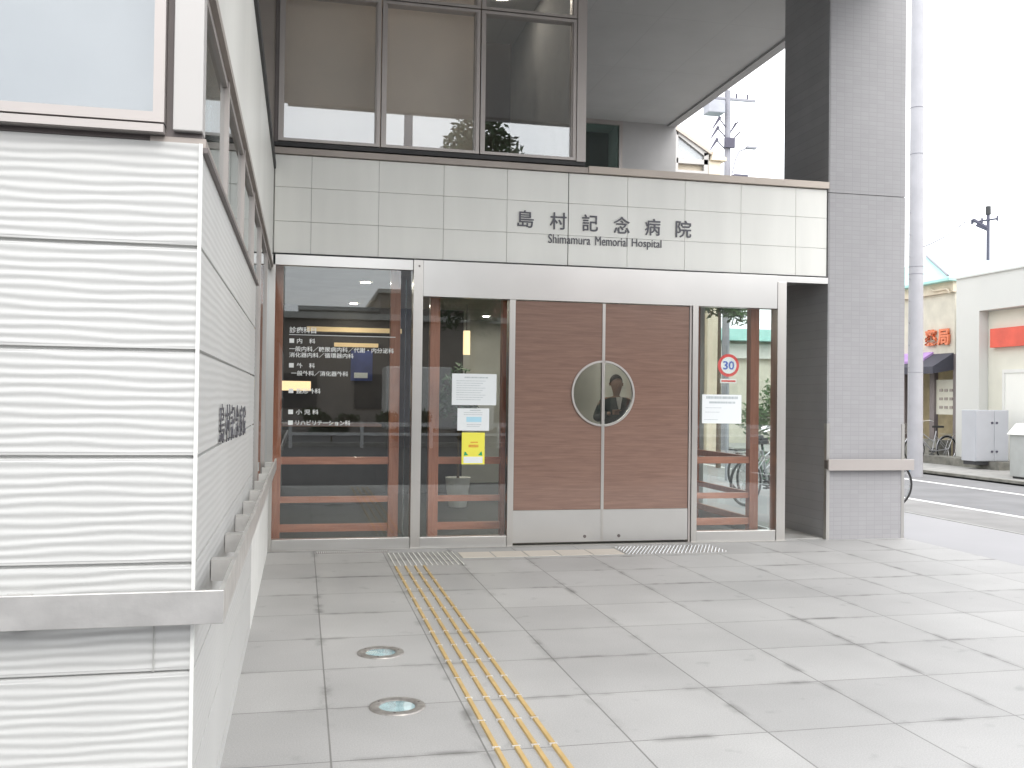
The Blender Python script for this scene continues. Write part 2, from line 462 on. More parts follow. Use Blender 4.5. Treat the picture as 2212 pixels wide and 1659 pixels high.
def ribbed(name, axis, a0, a1, z0, z1, base, sgn, joints, parent, dx=.04):
    """ribbed panel wall: real wavy ribs, 27 mm pitch, with open joints"""
    mb = MB(); dz = .0027
    nz = int((z1 - z0) / dz); na = max(2, int((a1 - a0) / dx))
    def wob(a, z):
        return .0060 * math.sin(a * 6.1 + z * 5.3) + .0035 * math.sin(a * 14 - z * 41 + 1) + .0018 * math.sin(a * 27 + z * 63)
    vs = []
    for j in range(nz + 1):
        z = z0 + (z1 - z0) * j / nz
        jd = min(abs(z - q) for q in joints)
        for i in range(na + 1):
            a = a0 + (a1 - a0) * i / na
            ph = (z + wob(a, z) * (.65 if axis == 'y' else .3)) / .0272
            fr = ph - math.floor(ph)
            h = (.0019 if axis == 'y' else .0008) * (.5 + .5 * math.sin(2 * math.pi * fr)) if fr > .0 else 0
            if jd < .012: h = min(h, .001)
            if jd < .0035: h = -.012
            p = base + sgn * h
            vs.append((a, p, z) if axis == 'y' else (p, a, z))
    fs = [(j * (na + 1) + i, j * (na + 1) + i + 1, (j + 1) * (na + 1) + i + 1, (j + 1) * (na + 1) + i) for j in range(nz) for i in range(na)]
    mb.add(vs, fs)
    return mb.build(name, white_ribbed, parent, smooth=False)
JZ = [.076, .374, .674, .976, 1.275, 1.575, 1.871]
ribbed('ribbed_front_wall', 'y', -2.4, -.008, 0, 2.165, -6.44, -1, JZ, B)
ribbed('ribbed_side_wall', 'x', -6.432, -3.14, 0, 2.165, .0, 1, JZ, B, dx=.05)
box(-.008, .002, -6.445, -6.432, 0, 2.165).build('corner_trim', white_wall, B)
box(-.1075, -.1040, -6.4445, -6.43, .676, .83).build('panel_joint', joint_mid, B)
box(-2.4, -.03, -6.42, -6.30, 0, 2.165).build('wing_inner_wall', in_wall, B)
box(-.15, -.02, -6.30, -3.16, 0, 2.165).build('wing_inner_wall', in_wall, B)
# flat white base under the low side window
box(-.15, .0, -3.14, -.0, 0, .72).build('window_base_wall', white_wall, B)
box(-.16, .012, -3.14, -.0, .72, .75).build('window_sill', steel, B)
# sill under upper strip windows
box(-2.4, .0, -6.435, -6.30, 2.168, 2.195).build('sill_flashing', alu_dark, B)
box(-.14, .010, -6.44, -3.10, 2.155, 2.180).build('sill_flashing', bronze, B)
box(-.14, .016, -6.44, -3.10, 2.140, 2.155).build('drip_edge', alu_dark, B)
# wing front window
wf = MB(); wf.box(-.130, -.100, -6.47, -6.38, 2.212, 4.6); wf.box(-2.4, -.130, -6.47, -6.38, 2.212, 2.240)
wfo = wf.build('window_frame', alu_pink, B)
box(-2.4, -.100, -6.455, -6.38, 2.204, 2.212).build('shadow_gap', black_m, B)
box(-2.4, -.100, -6.48, -6.38, 2.182, 2.204).build('window_sill', alu_pink, B)
wp = box(-2.4, -.130, -6.44, -6.43, 2.240, 4.6).build('window', win_glass, B)
box(-2.4, -.130, -6.35, -6.345, 2.20, 4.6).build('blind', pane_fill, B)  # panel added behind the glass to lift it to its reflected-sky tone
box(-.099, -.078, -6.43, -6.38, 2.195, 4.6).build('shadow_gap', alu_dark, B)
box(-.078, .002, -6.46, -6.38, 2.195, 4.6).build('corner_column', alu_col, B, bevel=.003)
# strip windows on the side of the wing
ys = [-6.38, -5.45, -4.40, -3.40, -2.35, -1.10, -.02]
for i in range(len(ys) - 1):
    low = 2.18 if ys[i + 1] < -3.2 else .75
    low2 = 2.18 if i < 3 else .75
    wd = MB()
    wd.box(-.07, -.004, ys[i] + .0, ys[i] + .045, low2, 2.668); wd.box(-.07, -.01, ys[i] + .045, ys[i + 1], 2.64, 2.668)
    wd.box(-.07, -.01, ys[i] + .045, ys[i + 1], low2, low2 + .03)
    wo = wd.build('window', alu_pink, B)
    box(-.028, -.020, ys[i] + .045, ys[i + 1], low2 + .03, 2.64).build('pane', clear_side, wo)
box(-.07, .01, -6.38, -.0, 2.668, 2.70).build('window_head', bronze, B)
box(-.30, .0, -6.38, -.0, 2.70, 3.60).build('fascia', fascia_m, B)
box(-.30, .02, -6.38, -.0, 3.60, 3.66).build('fascia_flashing', black_m, B)
# upper storey above the wing, set back, dark glazed
us = MB()
for i in range(14):
    y = -6.3 + i * .48
    us.box(-.26, -.20, y, y + .05, 3.66, 6.18)
us.box(-.26, -.20, -6.3, 0, 4.7, 4.75)
uo = us.build('upper_curtain_wall', alu_dark, B)
box(-.27, -.003, -.03, .06, 3.66, 6.19).build('corner_column', bronze, B)
box(-.245, -.235, -6.3, -.01, 3.66, 6.18).build('pane', plain('spandrel', (.46, .49, .47), .5), uo)
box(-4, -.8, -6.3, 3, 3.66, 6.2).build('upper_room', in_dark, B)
box(-4, -.30, -6.36, -6.3, 3.66, 6.2).build('upper_end_wall', render_grey, B)

# main entrance: panel cladding
xs = [0.012, .351, .987, 1.618, 2.252, 2.884, 3.510, 4.136, 4.762, 5.392, 5.757]
zs = [2.806, 3.108, 3.432, 3.738]
pc = MB()
for i in range(len(xs) - 1):
    for j in range(3):
        gl = .0045 if i == 5 else .0018; gr = .0045 if i == 4 else .0018
        pc.box(xs[i] + gl, xs[i + 1] - gr, -.012, .03, zs[j] + .0018, zs[j + 1] - .0018)
pc.build('panel_cladding', cladding_m, B, bevel=.001)
jb = MB(); jb.box(.0, 5.765, .0, .12, 2.80, 3.74); jb.build('cladding_backing', joint_mid, B)
box(2.8805, 2.8875, -.004, -.001, 2.80, 3.742).build('expansion_joint', joint_dark, B)
box(.0, 5.765, -.02, .05, 2.793, 2.803).build('cladding_base_trim', black_m, B)
box(.0, 3.08, -.045, .30, 3.742, 3.800).build('coping', bronze, B, bevel=.002)
box(3.083, 5.765, -.05, .30, 3.745, 3.815).build('coping', beige_cap, B, bevel=.002)
box(.0, 5.765, .05, 6.14, 2.86, 3.72).build('terrace_slab', render_grey, B)

# stainless entrance frame
box(.006, 1.328, -.03, .06, 2.690, 2.790).build('header', steel_h, B, bevel=.002)
box(1.425, 5.172, -.045, .08, 2.440, 2.790).build('header', steel_h, B, bevel=.002)
box(5.172, 5.765, -.035, .08, 2.725, 2.790).build('header', steel_h, B, bevel=.002)
box(1.330, 1.423, -.05, .08, .0, 2.790).build('entrance_post', steel, B, bevel=.002)
MB().cyl((1.385, -.054, 2.73), (1.385, -.049, 2.73), .010).build('bolt', alu_dark, B)
box(-.035, .03, -.03, .06, .0, 2.790).build('entrance_post', steel, B, bevel=.002)
box(2.285, 2.345, -.045, .08, 0, 2.440).build('entrance_post', steel, B, bevel=.002)
box(4.195, 4.218, -.030, .08, 0, 2.440).build('entrance_post', alu_pink, B)
box(4.222, 4.283, -.045, .08, 0, 2.440).build('entrance_post', steel, B, bevel=.002)
box(5.174, 5.274, -.05, .10, 0, 2.724).build('entrance_post', steel, B, bevel=.002)
box(.032, 1.328, -.03, .06, .002, .105).build('bottom_rail', steel_h, B, bevel=.002)
box(1.425, 2.283, -.04, .06, .002, .105).build('bottom_rail', steel_h, B, bevel=.002)
box(4.285, 5.172, -.04, .06, .002, .112).build('bottom_rail', steel_h, B, bevel=.002)
box(.0, 5.28, -.075, -.052, .0005, .008).build('threshold', steel, B)
for x0, x1, z0, z1 in ((.032, 1.328, .107, 2.688), (1.425, 2.283, .107, 2.438), (4.285, 5.172, .114, 2.438)):
    p = box(x0, x1, .0, .010, z0, z1).build('glass_panel', clear, B)
# glass door leaf edge standing behind the left pane (greenish glass edge)
box(1.262, 1.272, .03, .045, .10, 2.60).build('glass_edge', green_glass, B)

# double doors
CX, CZ, RR = 3.268, 1.521, .325
def door_leaf(x0, x1, sgn):
    # panel with half round opening at its meeting edge
    n = 28
    pts = []
    zb, zt = .352, 2.432
    xe = x1 if sgn < 0 else x0
    xo = x0 if sgn < 0 else x1
    arc = []
    for i in range(n + 1):
        t = -math.pi / 2 + math.pi * i / n
        px, pz = CX + sgn * RR * math.cos(t), CZ + RR * math.sin(t)
        if (sgn < 0 and px <= xe) or (sgn > 0 and px >= xe): arc.append((px, pz))
    poly = [(xo, zb), (xe, zb)] + [(xe, arc[0][1])] + arc + [(xe, arc[-1][1])] + [(xe, zt), (xo, zt)]
    mb = MB()
    # triangulate as strips between the arc and the outer edge
    col = [(xe, zb), (xe, arc[0][1])] + arc + [(xe, arc[-1][1]), (xe, zt)]
    for y in (-.02, .02):
        for a, b in zip(col[:-1], col[1:]):
            if abs(a[1] - b[1]) < 1e-6: continue
            mb.add([(a[0], y, a[1]), (b[0], y, b[1]), (xo, y, b[1]), (xo, y, a[1])], [(0, 1, 2, 3)])
    N = len(poly)
    for i in range(N):
        a, b = poly[i], poly[(i + 1) % N]
        mb.add([(a[0], -.02, a[1]), (b[0], -.02, b[1]), (b[0], .02, b[1]), (a[0], .02, a[1])], [(0, 1, 2, 3)])
    d = mb.build('door', door_wood, B)
    kx0, kx1 = sorted((xo, xe))
    box(kx0, kx1, -.024, .022, .03, .350).build('kick_plate', steel_h, d)
    MB().cyl((xe + sgn * .165, -.030, .083), (xe + sgn * .165, -.024, .083), .016, n=16).cyl((xe + sgn * .165, -.034, .083), (xe + sgn * .165, -.030, .083), .007, n=10).build('floor_lock', alu_dark, d)
    sx0, sx1 = sorted((xe, xe - sgn * .016))
    box(sx0, sx1, -.026, .022, .03, 2.432).build('meeting_stile', steel, d)
    a0, a1 = (math.pi / 2 - math.pi / 2, math.pi) if False else (0, math.pi)
    rb = MB(); c0 = Vector((CX, -.022, CZ)); k = 36; vs = []
    for i in range(k + 1):
        t = -math.pi / 2 + math.pi * i / k
        dx, dz = sgn * math.cos(t), math.sin(t)
        for rr, yy in ((RR - .012, -.034), (RR + .008, -.034), (RR + .008, .0), (RR - .012, .0)):
            px = CX + dx * rr
            if sgn < 0: px = min(px, xe)
            else: px = max(px, xe)
            vs.append((px, yy, CZ + dz * rr))
    fs = [(i * 4 + j, i * 4 + (j + 1) % 4, (i + 1) * 4 + (j + 1) % 4, (i + 1) * 4 + j) for i in range(k) for j in range(4)]
    rb.add(vs, fs).build('window_ring', steel, d)
    poly = [(xe, CZ - RR + .01)] + [(CX + sgn * (RR - .01) * math.cos(-math.pi / 2 + math.pi * i / 24), CZ + (RR - .01) * math.sin(-math.pi / 2 + math.pi * i / 24)) for i in range(1, 24)] + [(xe, CZ + RR - .01)]
    MB().prism(poly, 'y', -.004, .004).build('window_pane', clear, d)
door_leaf(2.349, 3.254, -1)
door_leaf(3.284, 4.190, 1)

# pillar
pl = MB(); pl.box(5.772, 6.690, -.03, .95, 0, 3.705); pl.box(5.772, 6.690, -.03, .95, 3.713, 9.0)
pil = MB()
for z0, z1 in ((0, 3.705), (3.712, 9.0)):
    pil.cur = 0; pil.box(5.780, 6.690, -.03, .95, z0, z1)
pil.build('pillar', tile_front, B)
ps = MB()
for z0, z1 in ((0, 3.705), (3.712, 9.0)): ps.box(5.768, 5.779, -.026, .95, z0, z1)
ps.build('pillar_side_facing', tile_side, B)
box(5.80, 6.67, .0, .93, 3.70, 3.72).build('pillar_joint', joint_dark, B)
box(5.762, 5.800, -.034, .02, .0, 1.235).build('corner_guard', steel, B)
box(6.660, 6.696, -.034, .02, .0, 1.235).build('corner_guard', steel, B)
# recess floor and back
box(5.276, 5.766, .02, 2.0, -.02, .012).build('recess_floor', concrete, B)
box(5.20, 5.77, .12, .95, 2.80, 2.86).build('recess_ceiling', render_grey, B)

# vestibule side glazing and interior
box(5.205, 5.215, .11, 2.0, .10, 2.75).build('glass_panel', clear_side, B)
box(5.19, 5.23, .10, 2.0, 0, .10).build('bottom_rail', steel_h, B)
box(5.19, 5.24, 1.98, 2.03, .1, 2.8).build('entrance_post', steel, B)
box(5.0, 5.24, 2.03, 7.0, 0, 2.86).build('lobby_side_wall', white_wall, B)
sh = MB(); sh.box(-5, 5.24, 7.0, 7.15, 0, 3.66); sh.box(-5.1, -5, -6.3, 7, 0, 3.66)
sh.build('lobby_wall', in_wall, B)
box(-5, 5.19, .06, 7.0, -.02, .006).build('lobby_floor', in_floor, B)
box(-5, -.15, -6.3, .06, -.02, .006).build('lobby_floor', in_floor, B)
box(-5, 5.2, .12, 7.0, 2.80, 2.858).build('lobby_ceiling', in_ceiling, B)
box(-5, -.31, -6.36, .12, 2.74, 2.80).build('lobby_ceiling', in_ceiling, B)
box(-4, -.31, -6.3, 3, 2.82, 3.65).build('floor_slab', render_grey, B)
# inner partition behind the doors: dark panelled wall left, pale right
box(-5, 2.7, 5.2, 5.3, 0, 2.8).build('partition', in_dark, B)
ic = MB(); ic.box(-3, .9, 3.9, 4.5, 0, 1.05); ic.box(-3, .95, 3.85, 4.55, 1.05, 1.09)

# upper windows over the entrance
def upper_win(x0, x1, z0, z1):
    wd = MB(); t = .035
    wd.box(x0, x0 + t, -.05, .06, z0, z1); wd.box(x1 - t, x1, -.05, .06, z0, z1)
    wd.box(x0 + t, x1 - t, -.05, .06, z0, z0 + t * .8); wd.box(x0 + t, x1 - t, -.05, .06, z1 - t * .8, z1)
    t2 = t + .014
    wd.box(x0 + t, x0 + t2, -.03, .05, z0 + t * .8, z1 - t * .8); wd.box(x1 - t2, x1 - t, -.03, .05, z0 + t * .8, z1 - t * .8)
    wo = wd.build('window', alu_pink, B)
    box(x0 + t2, x1 - t2, -.006, .006, z0 + t * .8, z1 - t * .8).build('pane', win_glass, wo)
for x0, x1 in ((.035, .985), (.997, 1.955), (1.967, 2.945)):
    upper_win(x0, x1, 3.862, 5.285)
    upper_win(x0, x1, 5.297, 6.19)
box(.0, 3.045, -.04, .03, 3.815, 3.855).build('shadow_gap', black_m, B)
box(2.950, 3.045, -.06, .08, 3.850, 6.19).build('corner_column', alu_pink, B)
box(.0, .033, -.045, .06, 3.850, 6.19).build('corner_column', alu_dark, B)
box(.06, 1.95, .16, .165, 3.90, 6.15).build('blind', blind, B)
ur = MB(); ur.box(.0, 3.04, 3.9, 4.0, 3.72, 6.19); ur.box(2.98, 3.04, .08, 6.15, 3.72, 6.19); ur.box(-.25, -.1, .06, 3.9, 3.72, 6.19)
ur.build('upper_room_wall', plain('upper_room_paint', (.22, .22, .22), .8, var=.1), B)
box(2.15, 2.62, 1.6, 2.1, 3.72, 5.6).build('upper_room_dark_block', in_dark, B)  # plain dark block added for the tall dark shape in the right pane
for k, (lx, ly) in enumerate(((.8, 1.0), (1.7, 1.0), (2.5, 1.6), (1.2, 2.6))):
    t = thing('ceiling_light', 'round ceiling light in the room behind the upper windows', 'ceiling light', (lx, ly, 6.19), 'upper room ceiling lights')
    MB().lathe((lx, ly, 6.19), [(.001, -.02), (.14, -.02), (.15, -.012)], n=20).build('diffuser', lamp_u, t)
    MB().lathe((lx, ly, 6.19), [(.15, -.022), (.165, -.015), (.168, -.001)], n=20).build('trim', white_wall, t)
# terrace back wall and window
tb = MB(); tb.box(5.545, 6.516, 6.15, 9.0, 3.0, 6.25); tb.box(3.04, 4.83, 6.15, 6.3, 3.72, 6.25)
tb.build('terrace_wall', render_grey, B)
tw = MB(); tw.box(5.487, 5.545, 6.13, 6.20, 3.72, 6.20); tw.box(4.83, 4.87, 6.13, 6.20, 3.72, 6.20); tw.box(4.87, 5.487, 6.13, 6.20, 6.13, 6.20)
two = tw.build('window', alu_pink, B)
box(4.87, 5.487, 6.17, 6.18, 3.72, 6.13).build('pane', green_glass, two)
box(4.83, 5.545, 6.9, 7.0, 3.72, 6.2).build('terrace_room', in_dark, B)
# canopy
box(.0, 6.45, -6.60, 9.0, 6.20, 6.50).build('canopy', soffit_m, B)
box(6.36, 6.50, -6.62, 9.0, 6.165, 6.51).build('canopy_edge', render_grey, B)
box(.0, 6.36, -6.62, -6.50, 6.165, 6.51).build('canopy_edge', render_grey, B)
box(-4, 0, -6.62, 9.0, 6.21, 6.50).build('upper_roof', render_grey, B)

# ------------------------------------------------------------------ sign lettering
S = thing('hospital_sign', 'dark grey raised name lettering on pale panels above the double doors', 'sign', (3.3, -.012, 3.15))
px = [(2.360, 2.525, 3.165, 3.335), (2.694, 2.865, 3.162, 3.332), (3.030, 3.195, 3.160, 3.330), (3.365, 3.535, 3.155, 3.325), (3.700, 3.865, 3.150, 3.322), (4.035, 4.205, 3.145, 3.322)]
for ch, f in zip('島村記念病院', px):
    text_obj('letter', ch, sign_grey, f, depth=.010, bold=.005, parent=S, at=-.012)
for wd_, f in (('Shimamura', (2.678, 3.118, 3.022, 3.112)), ('Memorial', (3.170, 3.512, 3.022, 3.112)), ('Hospital', (3.560, 3.880, 3.002, 3.108))):
    text_obj('lettering', wd_, sign_grey, f, depth=.008, bold=0, parent=S, at=-.012)
S2 = thing('wing_sign', 'dark name lettering running along the ribbed side wall above the handrail', 'sign', (.0, -5, 1.3))
yl = [-5.74 + .28 * k for k in range(6)]
for ch, y in zip('島村記念病院', yl):
    text_obj('letter', ch, sign_grey, (y, y + .20, 1.275 - .004 * yl.index(y), 1.42 - .004 * yl.index(y)), axis='+x', depth=.003, bold=0, parent=S2, at=.005)
# department list on the left pane
S3 = thing('department_lettering', 'white vinyl list of hospital departments on the left glass pane', 'lettering', (.17, 0, 1.2))
rows = [('診療科目', .168, .415, 2.052, 2.112), ('内　科', .238, .408, 1.955, 2.003),
        ('一般内科／糖尿病内科／代謝・内分泌科', .168, 1.153, 1.878, 1.928), ('消化器内科／循環器内科', .168, .770, 1.822, 1.870),
        ('外　科', .238, .408, 1.722, 1.770), ('一般外科／消化器外科', .190, .720, 1.648, 1.697), ('整形外科', .238, .465, 1.480, 1.530),
        ('小 児 科', .238, .448, 1.282, 1.330), ('リハビリテーション科', .238, .747, 1.180, 1.228)]
for s, a0, a1, z0, z1 in rows:
    text_obj('text_line', s, vinyl, (a0, a1, z0, z1), depth=.002, bold=.012, parent=S3, at=-.002)
for z in (1.979, 1.746, 1.505, 1.306, 1.204):
    box(.168, .212, -.0045, -.002, z - .021, z + .021).build('square_mark', vinyl, S3)
box(.165, 1.166, -.0045, -.002, 2.034, 2.039).build('rule_line', vinyl, S3)

# ------------------------------------------------------------------ handrails
H = thing('handrail', 'stainless flat handrail wrapping the corner of the white ribbed wing', 'handrail', (.08, -6.5, 0))
hr = MB()
hr.prism([(-2.4, -6.530), (.087, -6.530), (.087, -.76), (.073, -.76), (.073, -6.516), (-2.4, -6.516)], 'z', .823, .915)
hr.prism([(-2.4, -6.516), (.073, -6.516), (.073, -.76), (.055, -.76), (.055, -6.498), (-2.4, -6.498)], 'z', .823, .832)
hr.build('rail', steel_worn, H, bevel=.0015)
for y in (-5.93, -5.33, -4.73, -4.13, -3.53, -2.93, -2.33, -1.73, -1.13):
    box(.003, .072, y - .03, y + .03, .835, .905).build('bracket', steel_worn, H)
for x in (-1.6, -1.0, -.45):
    box(x - .03, x + .03, -6.515, -6.443, .835, .905).build('bracket', steel_worn, H)
H2 = thing('handrail', 'short beige metal rail across the front of the grey tiled pillar', 'handrail', (6.2, -.12, 0))
box(5.735, 6.756, -.122, -.095, .740, .857).build('rail', alu_pink, H2, bevel=.002)
for x in (5.755, 6.70): box(x - .02, x + .02, -.094, -.036, .755, .845).build('bracket', alu_dark, H2)

# ------------------------------------------------------------------ notices
def notice(label, x0, x1, z0, z1, mat, decorate, y=-.004):
    t = thing('notice', label, 'notice', ((x0 + x1) / 2, y, z0))
    box(x0, x1, y, y + .0015, z0, z1).build('sheet', mat, t)
    decorate(t, x0, x1, z0, z1, y - .0012)
def lines_dec(col, rws):
    def f(t, x0, x1, z0, z1, y):
        mb = MB(); W = x1 - x0; Hh = z1 - z0
        for v, u0, u1, th in rws:
            u = u0; rnd = random.Random(int(v * 1000))
            while u < u1 - .01:
                l = rnd.uniform(.008, .03)
                mb.box(x0 + W * u, x0 + W * min(u + l, u1), y, y + .0008, z1 - Hh * v - th, z1 - Hh * v); u += l + rnd.uniform(.004, .012)
        mb.build('printed_lines', col, t)
    return f
notice('large pale printed notice, topmost of three on the glass beside the doors', 1.725, 2.170, 1.389, 1.697, paper,
       lines_dec(print_grey, [(.10, .28, .82, .012)] + [(.22 + .075 * k, .10, .75 - .05 * (k % 3), .005) for k in range(9)]))
def dec2(t, x0, x1, z0, z1, y):
    lines_dec(print_grey, [(.07, .4, .75, .008), (.18, .2, .8, .005), (.27, .2, .8, .005), (.72, .3, .75, .005), (.8, .3, .7, .005)])(t, x0, x1, z0, z1, y)
    box(x0 + .09, x0 + .24, y, y + .0008, z0 + .085, z0 + .135).build('blue_block', paper_blue, t)
notice('smaller pale notice with a blue block, middle of three on the glass', 1.783, 2.100, 1.138, 1.357, paper, dec2)
def dec3(t, x0, x1, z0, z1, y):
    box(x0 + .02, x1 - .02, y, y + .0008, z0 + .012, z0 + .075).build('white_block', paper, t)
    lines_dec(orange_ink, [(.29, .38, .70, .012), (.38, .30, .72, .026)])(t, x0, x1, z0, z1, y)
    for s, xa in ((1, x0 + .022), (-1, x1 - .022)):
        poly = [(xa, z0 + .085), (xa + s * .045, z0 + .09), (xa + s * .03, z0 + .105), (xa + s * .022, z0 + .12), (xa + s * .006, z0 + .125)]
        MB().prism(poly, 'y', y, y + .0008).build('leaf_motif', green_ink, t)
notice('bright yellow poster with green leaf corners, lowest of three on the glass', 1.830, 2.059, .807, 1.119, yellow_paper, dec3)
notice('white notice with two heading lines on the right-hand glass pane', 4.350, 4.791, 1.226, 1.527, paper,
       lines_dec(print_grey, [(.06, .10, .92, .026), (.24, .18, .85, .020), (.45, .08, .5, .005), (.60, .08, .45, .005), (.86, .05, .4, .005)]))
t = thing('notice', 'tall white sheet posted inside the narrow side window of the wing', 'notice', (-.05, -2.5, 1.1))
box(-.056, -.0545, -2.97, -2.11, 1.163, 1.715).build('sheet', paper, t)
mb = MB()
for k in range(14): mb.box(-.0542, -.0535, -2.9, -2.9 + .5 + .2 * random.random(), 1.66 - k * .033, 1.668 - k * .033)
mb.build('printed_lines', print_grey, t)

# ------------------------------------------------------------------ paving fittings
T = thing('tactile_strip', 'four parallel rows of yellow guide bars leading across the slabs to the doors', 'tactile paving', (1.22, -1.0, 0))
xb = [1.101, 1.186, 1.268, 1.346]
yb = [-1.01 - .335 * k for k in range(17)]
for i, x in enumerate(xb):
    for k in range(len(yb) - 1):
        y1, y0 = yb[k] - .012, yb[k + 1] + .012
        bm_ = MB().prism([(x - .0125, 0.0005), (x - .009, .0085), (x + .009, .0085), (x + .0125, 0.0005)], 'y', y0, y1).build('guide_bar', yellow_bar, T)
for x in xb:
    for k in range(1, len(yb) - 1): box(x - .018, x + .018, yb[k] - .009, yb[k] + .009, .0004, .006).build('end_cap', bar_clip_m, T)
G = thing('drain_grate', 'steel comb grating set in the slabs between the post and the yellow bars', 'grate', (1.4, -.6, 0))
g = MB(); g2 = MB()
for k in range(14):
    x = 1.095 + k * .046
    g.box(x, x + .010, -1.0, -.30, .001, .005)
g.build('bar', cladding_m, G)
box(1.085, 1.72, -.72, -.28, -.002, .0012).build('tray', concrete, G)
G2 = thing('drain_grate', 'narrow slotted drain grate along the sill of the left glass pane', 'grate', (.77, -.15, 0))
g = MB()
for k in range(34):
    x = .448 + k * .0195
    g.box(x, x + .011, -.235, -.125, .001, .006)
g.build('slats', alu_col, G2); box(.44, 1.11, -.24, -.12, -.002, .0012).build('tray', alu_dark, G2)
for k in range(5):
    x = 1.745 + k * .312
    o = box(x + .004, x + .302, -.66, -.345, -.001, .004).build('floor_tile', beige_tile, loc=(x, -.66, 0), bevel=.001)
    tag(o, ['beige square floor tile next to the comb grating', 'beige square floor tile, second from the comb grating', 'beige square floor tile, middle of the row before the left door leaf', 'beige square floor tile, second from the silver studded plate', 'beige square floor tile next to the silver studded plate'][k], 'floor tile', 'beige tiles before the doors')
struct(box(1.735, 3.31, -.672, -.333, -.002, .0015).build('tile_bed', joint_mid))
D = thing('studded_plate', 'silver studded warning plate on the slabs before the right door leaf', 'tactile paving', (3.8, -.45, 0))
box(3.310, 4.33, -.67, -.21, -.001, .0025).build('plate', joint_mid, D)
g = MB()
for i in range(27):
    for j in range(12):
        x = 3.33 + i * .038 + (.019 if j % 2 else 0); y = -.655 + j * .038
        g.cyl((x, y, .002), (x, y, .007), .011, .007, n=8)
g.build('studs', chrome, D)
UL = []
for k, (x, y) in enumerate(((.75, -3.79), (.75, -4.757))):
    u = thing('ground_uplight', ['round steel ground light in the slabs, the one nearer the doors', 'round steel ground light in the slabs, the one nearer the camera'][k], 'ground light', (x, y, 0), 'ground lights beside the yellow bars')
    MB().lathe((x, y, 0), [(.133, 0), (.131, .006), (.125, .008), (.092, .008), (.086, .004), (.084, .0015)]).build('ring', plain('uplight_ring', (.34, .32, .30), .45, .6, var=.2, scale=30), u, smooth=True)
    MB().lathe((x, y, 0), [(.084, .0028), (.05, .0035), (.001, .004)]).build('lens', lens_m, u, smooth=True)
    MB().lathe((x, y, 0), [(.084, .0006), (.06, .0008), (.03, .0012), (.001, .0014)]).build('reflector', reflector, u, smooth=True)
    m = MB()
    for a in (.3, 2.4, 4.5): m.cyl((x + .109 * math.cos(a), y + .109 * math.sin(a), .0075), (x + .109 * math.cos(a), y + .109 * math.sin(a), .0095), .006, n=8)
    m.build('screws', alu_dark, u)

# ------------------------------------------------------------------ lobby contents
def screen(label, posts, x0, x1, y=.32, along=False, zt=2.75):
    t = thing('wooden_screen', label, 'screen', (posts[0][0], posts[0][1], 0), 'red-brown wooden screens behind the glass')
    for (px_, py_) in posts:
        box(px_ - .05, px_ + .05, py_ - .05, py_ + .05, 0, zt).build('post', red_wood, t, bevel=.004)
    for z0, z1 in ((.790, .862), (.415, .475), (.130, .205)):
        if not along: box(x0, x1, y - .03, y + .02, z0, z1).build('rail', red_wood_h, t, bevel=.003)
        else: box(y - .02, y + .02, x0, x1, z0, z1).build('rail', red_wood, t, bevel=.003)
    return t
screen('red-brown wooden screen behind the lettered left pane', [(.05, .32), (1.192, .32)], .10, 1.142)
screen('red-brown wooden screen behind the pane with the yellow poster', [(1.59, .32), (2.33, .32)], 1.64, 2.28, zt=2.75)
screen('red-brown wooden screen behind the right-hand pane', [(5.078, .32)], 4.32, 5.028)
screen('red-brown wooden screen running back along the side glass', [(5.08, 1.90)], .38, 1.85, y=5.09, along=True)
box(4.86, 4.99, 2.05, 2.2, 0, 2.8).build('lobby_column', white_wall, B)

K = thing('reception_counter', 'long dark reception counter inside the lobby behind the left pane', 'counter', (0, 4.2, 0))
box(-3, 1.3, 3.9, 4.5, 0.006, 1.05).build('front_panel', in_dark, K)
box(-3.05, 1.36, 3.84, 4.56, 1.05, 1.09).build('counter_top', wood('counter_top', (.2, .09, .05), (.26, .12, .07), (1, 4, 4), .3, .3), K)
for lab, a in (('low warm glowing light panel at the left above the reception counter', (-.7, .42, 5.15, 5.18, 1.54, 1.68)),
               ('long glowing strip imitating a dim cove reflection high behind the department lettering', (.35, 1.75, 5.15, 5.18, 2.42, 2.49)),
               ('second glowing strip imitating a dim reflection, below the long strip behind the lettering', (.75, 1.40, 5.15, 5.18, 2.20, 2.26))):
    t = thing('wall_glow', lab, 'light', (a[0], a[2], a[4]), 'warm lobby wall lights')
    box(a[0], a[1], a[2] - .004, a[3] - .004, a[4], a[5]).build('diffuser', warm if a[0] < 0 else warm_reflect, t)
    box(a[0] - .02, a[1] + .02, a[2], a[3] + .015, a[4] - .02, a[5] + .02).build('housing', in_dark, t)
dl = [(2.62, 2.85), (2.80, 3.3), (1.0, 2.0), (4.0, 2.6), (4.0, 5.0), (1.0, 4.6), (3.2, 6.0), (-1.2, 2.4), (-1.2, -1.5), (-2.5, -3.5), (-1.2, -4.8)]
for k, (x, y) in enumerate(dl):
    zc = 2.80 if y > 0.12 else 2.74
    t = thing('downlight', ['small bright round ceiling light nearest the wooden post behind the poster pane', 'small bright round ceiling light just right of its twin behind the poster pane'][k] if k < 2 else 'round ceiling light in the lobby ceiling, seen dimly through glass', 'ceiling light', (x, y, zc), 'lobby ceiling lights')
    MB().lathe((x, y, zc), [(.001, -.006), (.055, -.006), (.056, -.003)], n=16).build('bulb', lamp_w, t)
    MB().lathe((x, y, zc), [(.056, -.008), (.075, -.006), (.077, -.0005)], n=16).build('trim', white_wall, t)
t = thing('pendant_lamp', 'tall glowing cylinder lamp hanging behind the poster pane', 'lamp', (2.9, 4.2, 2.8))
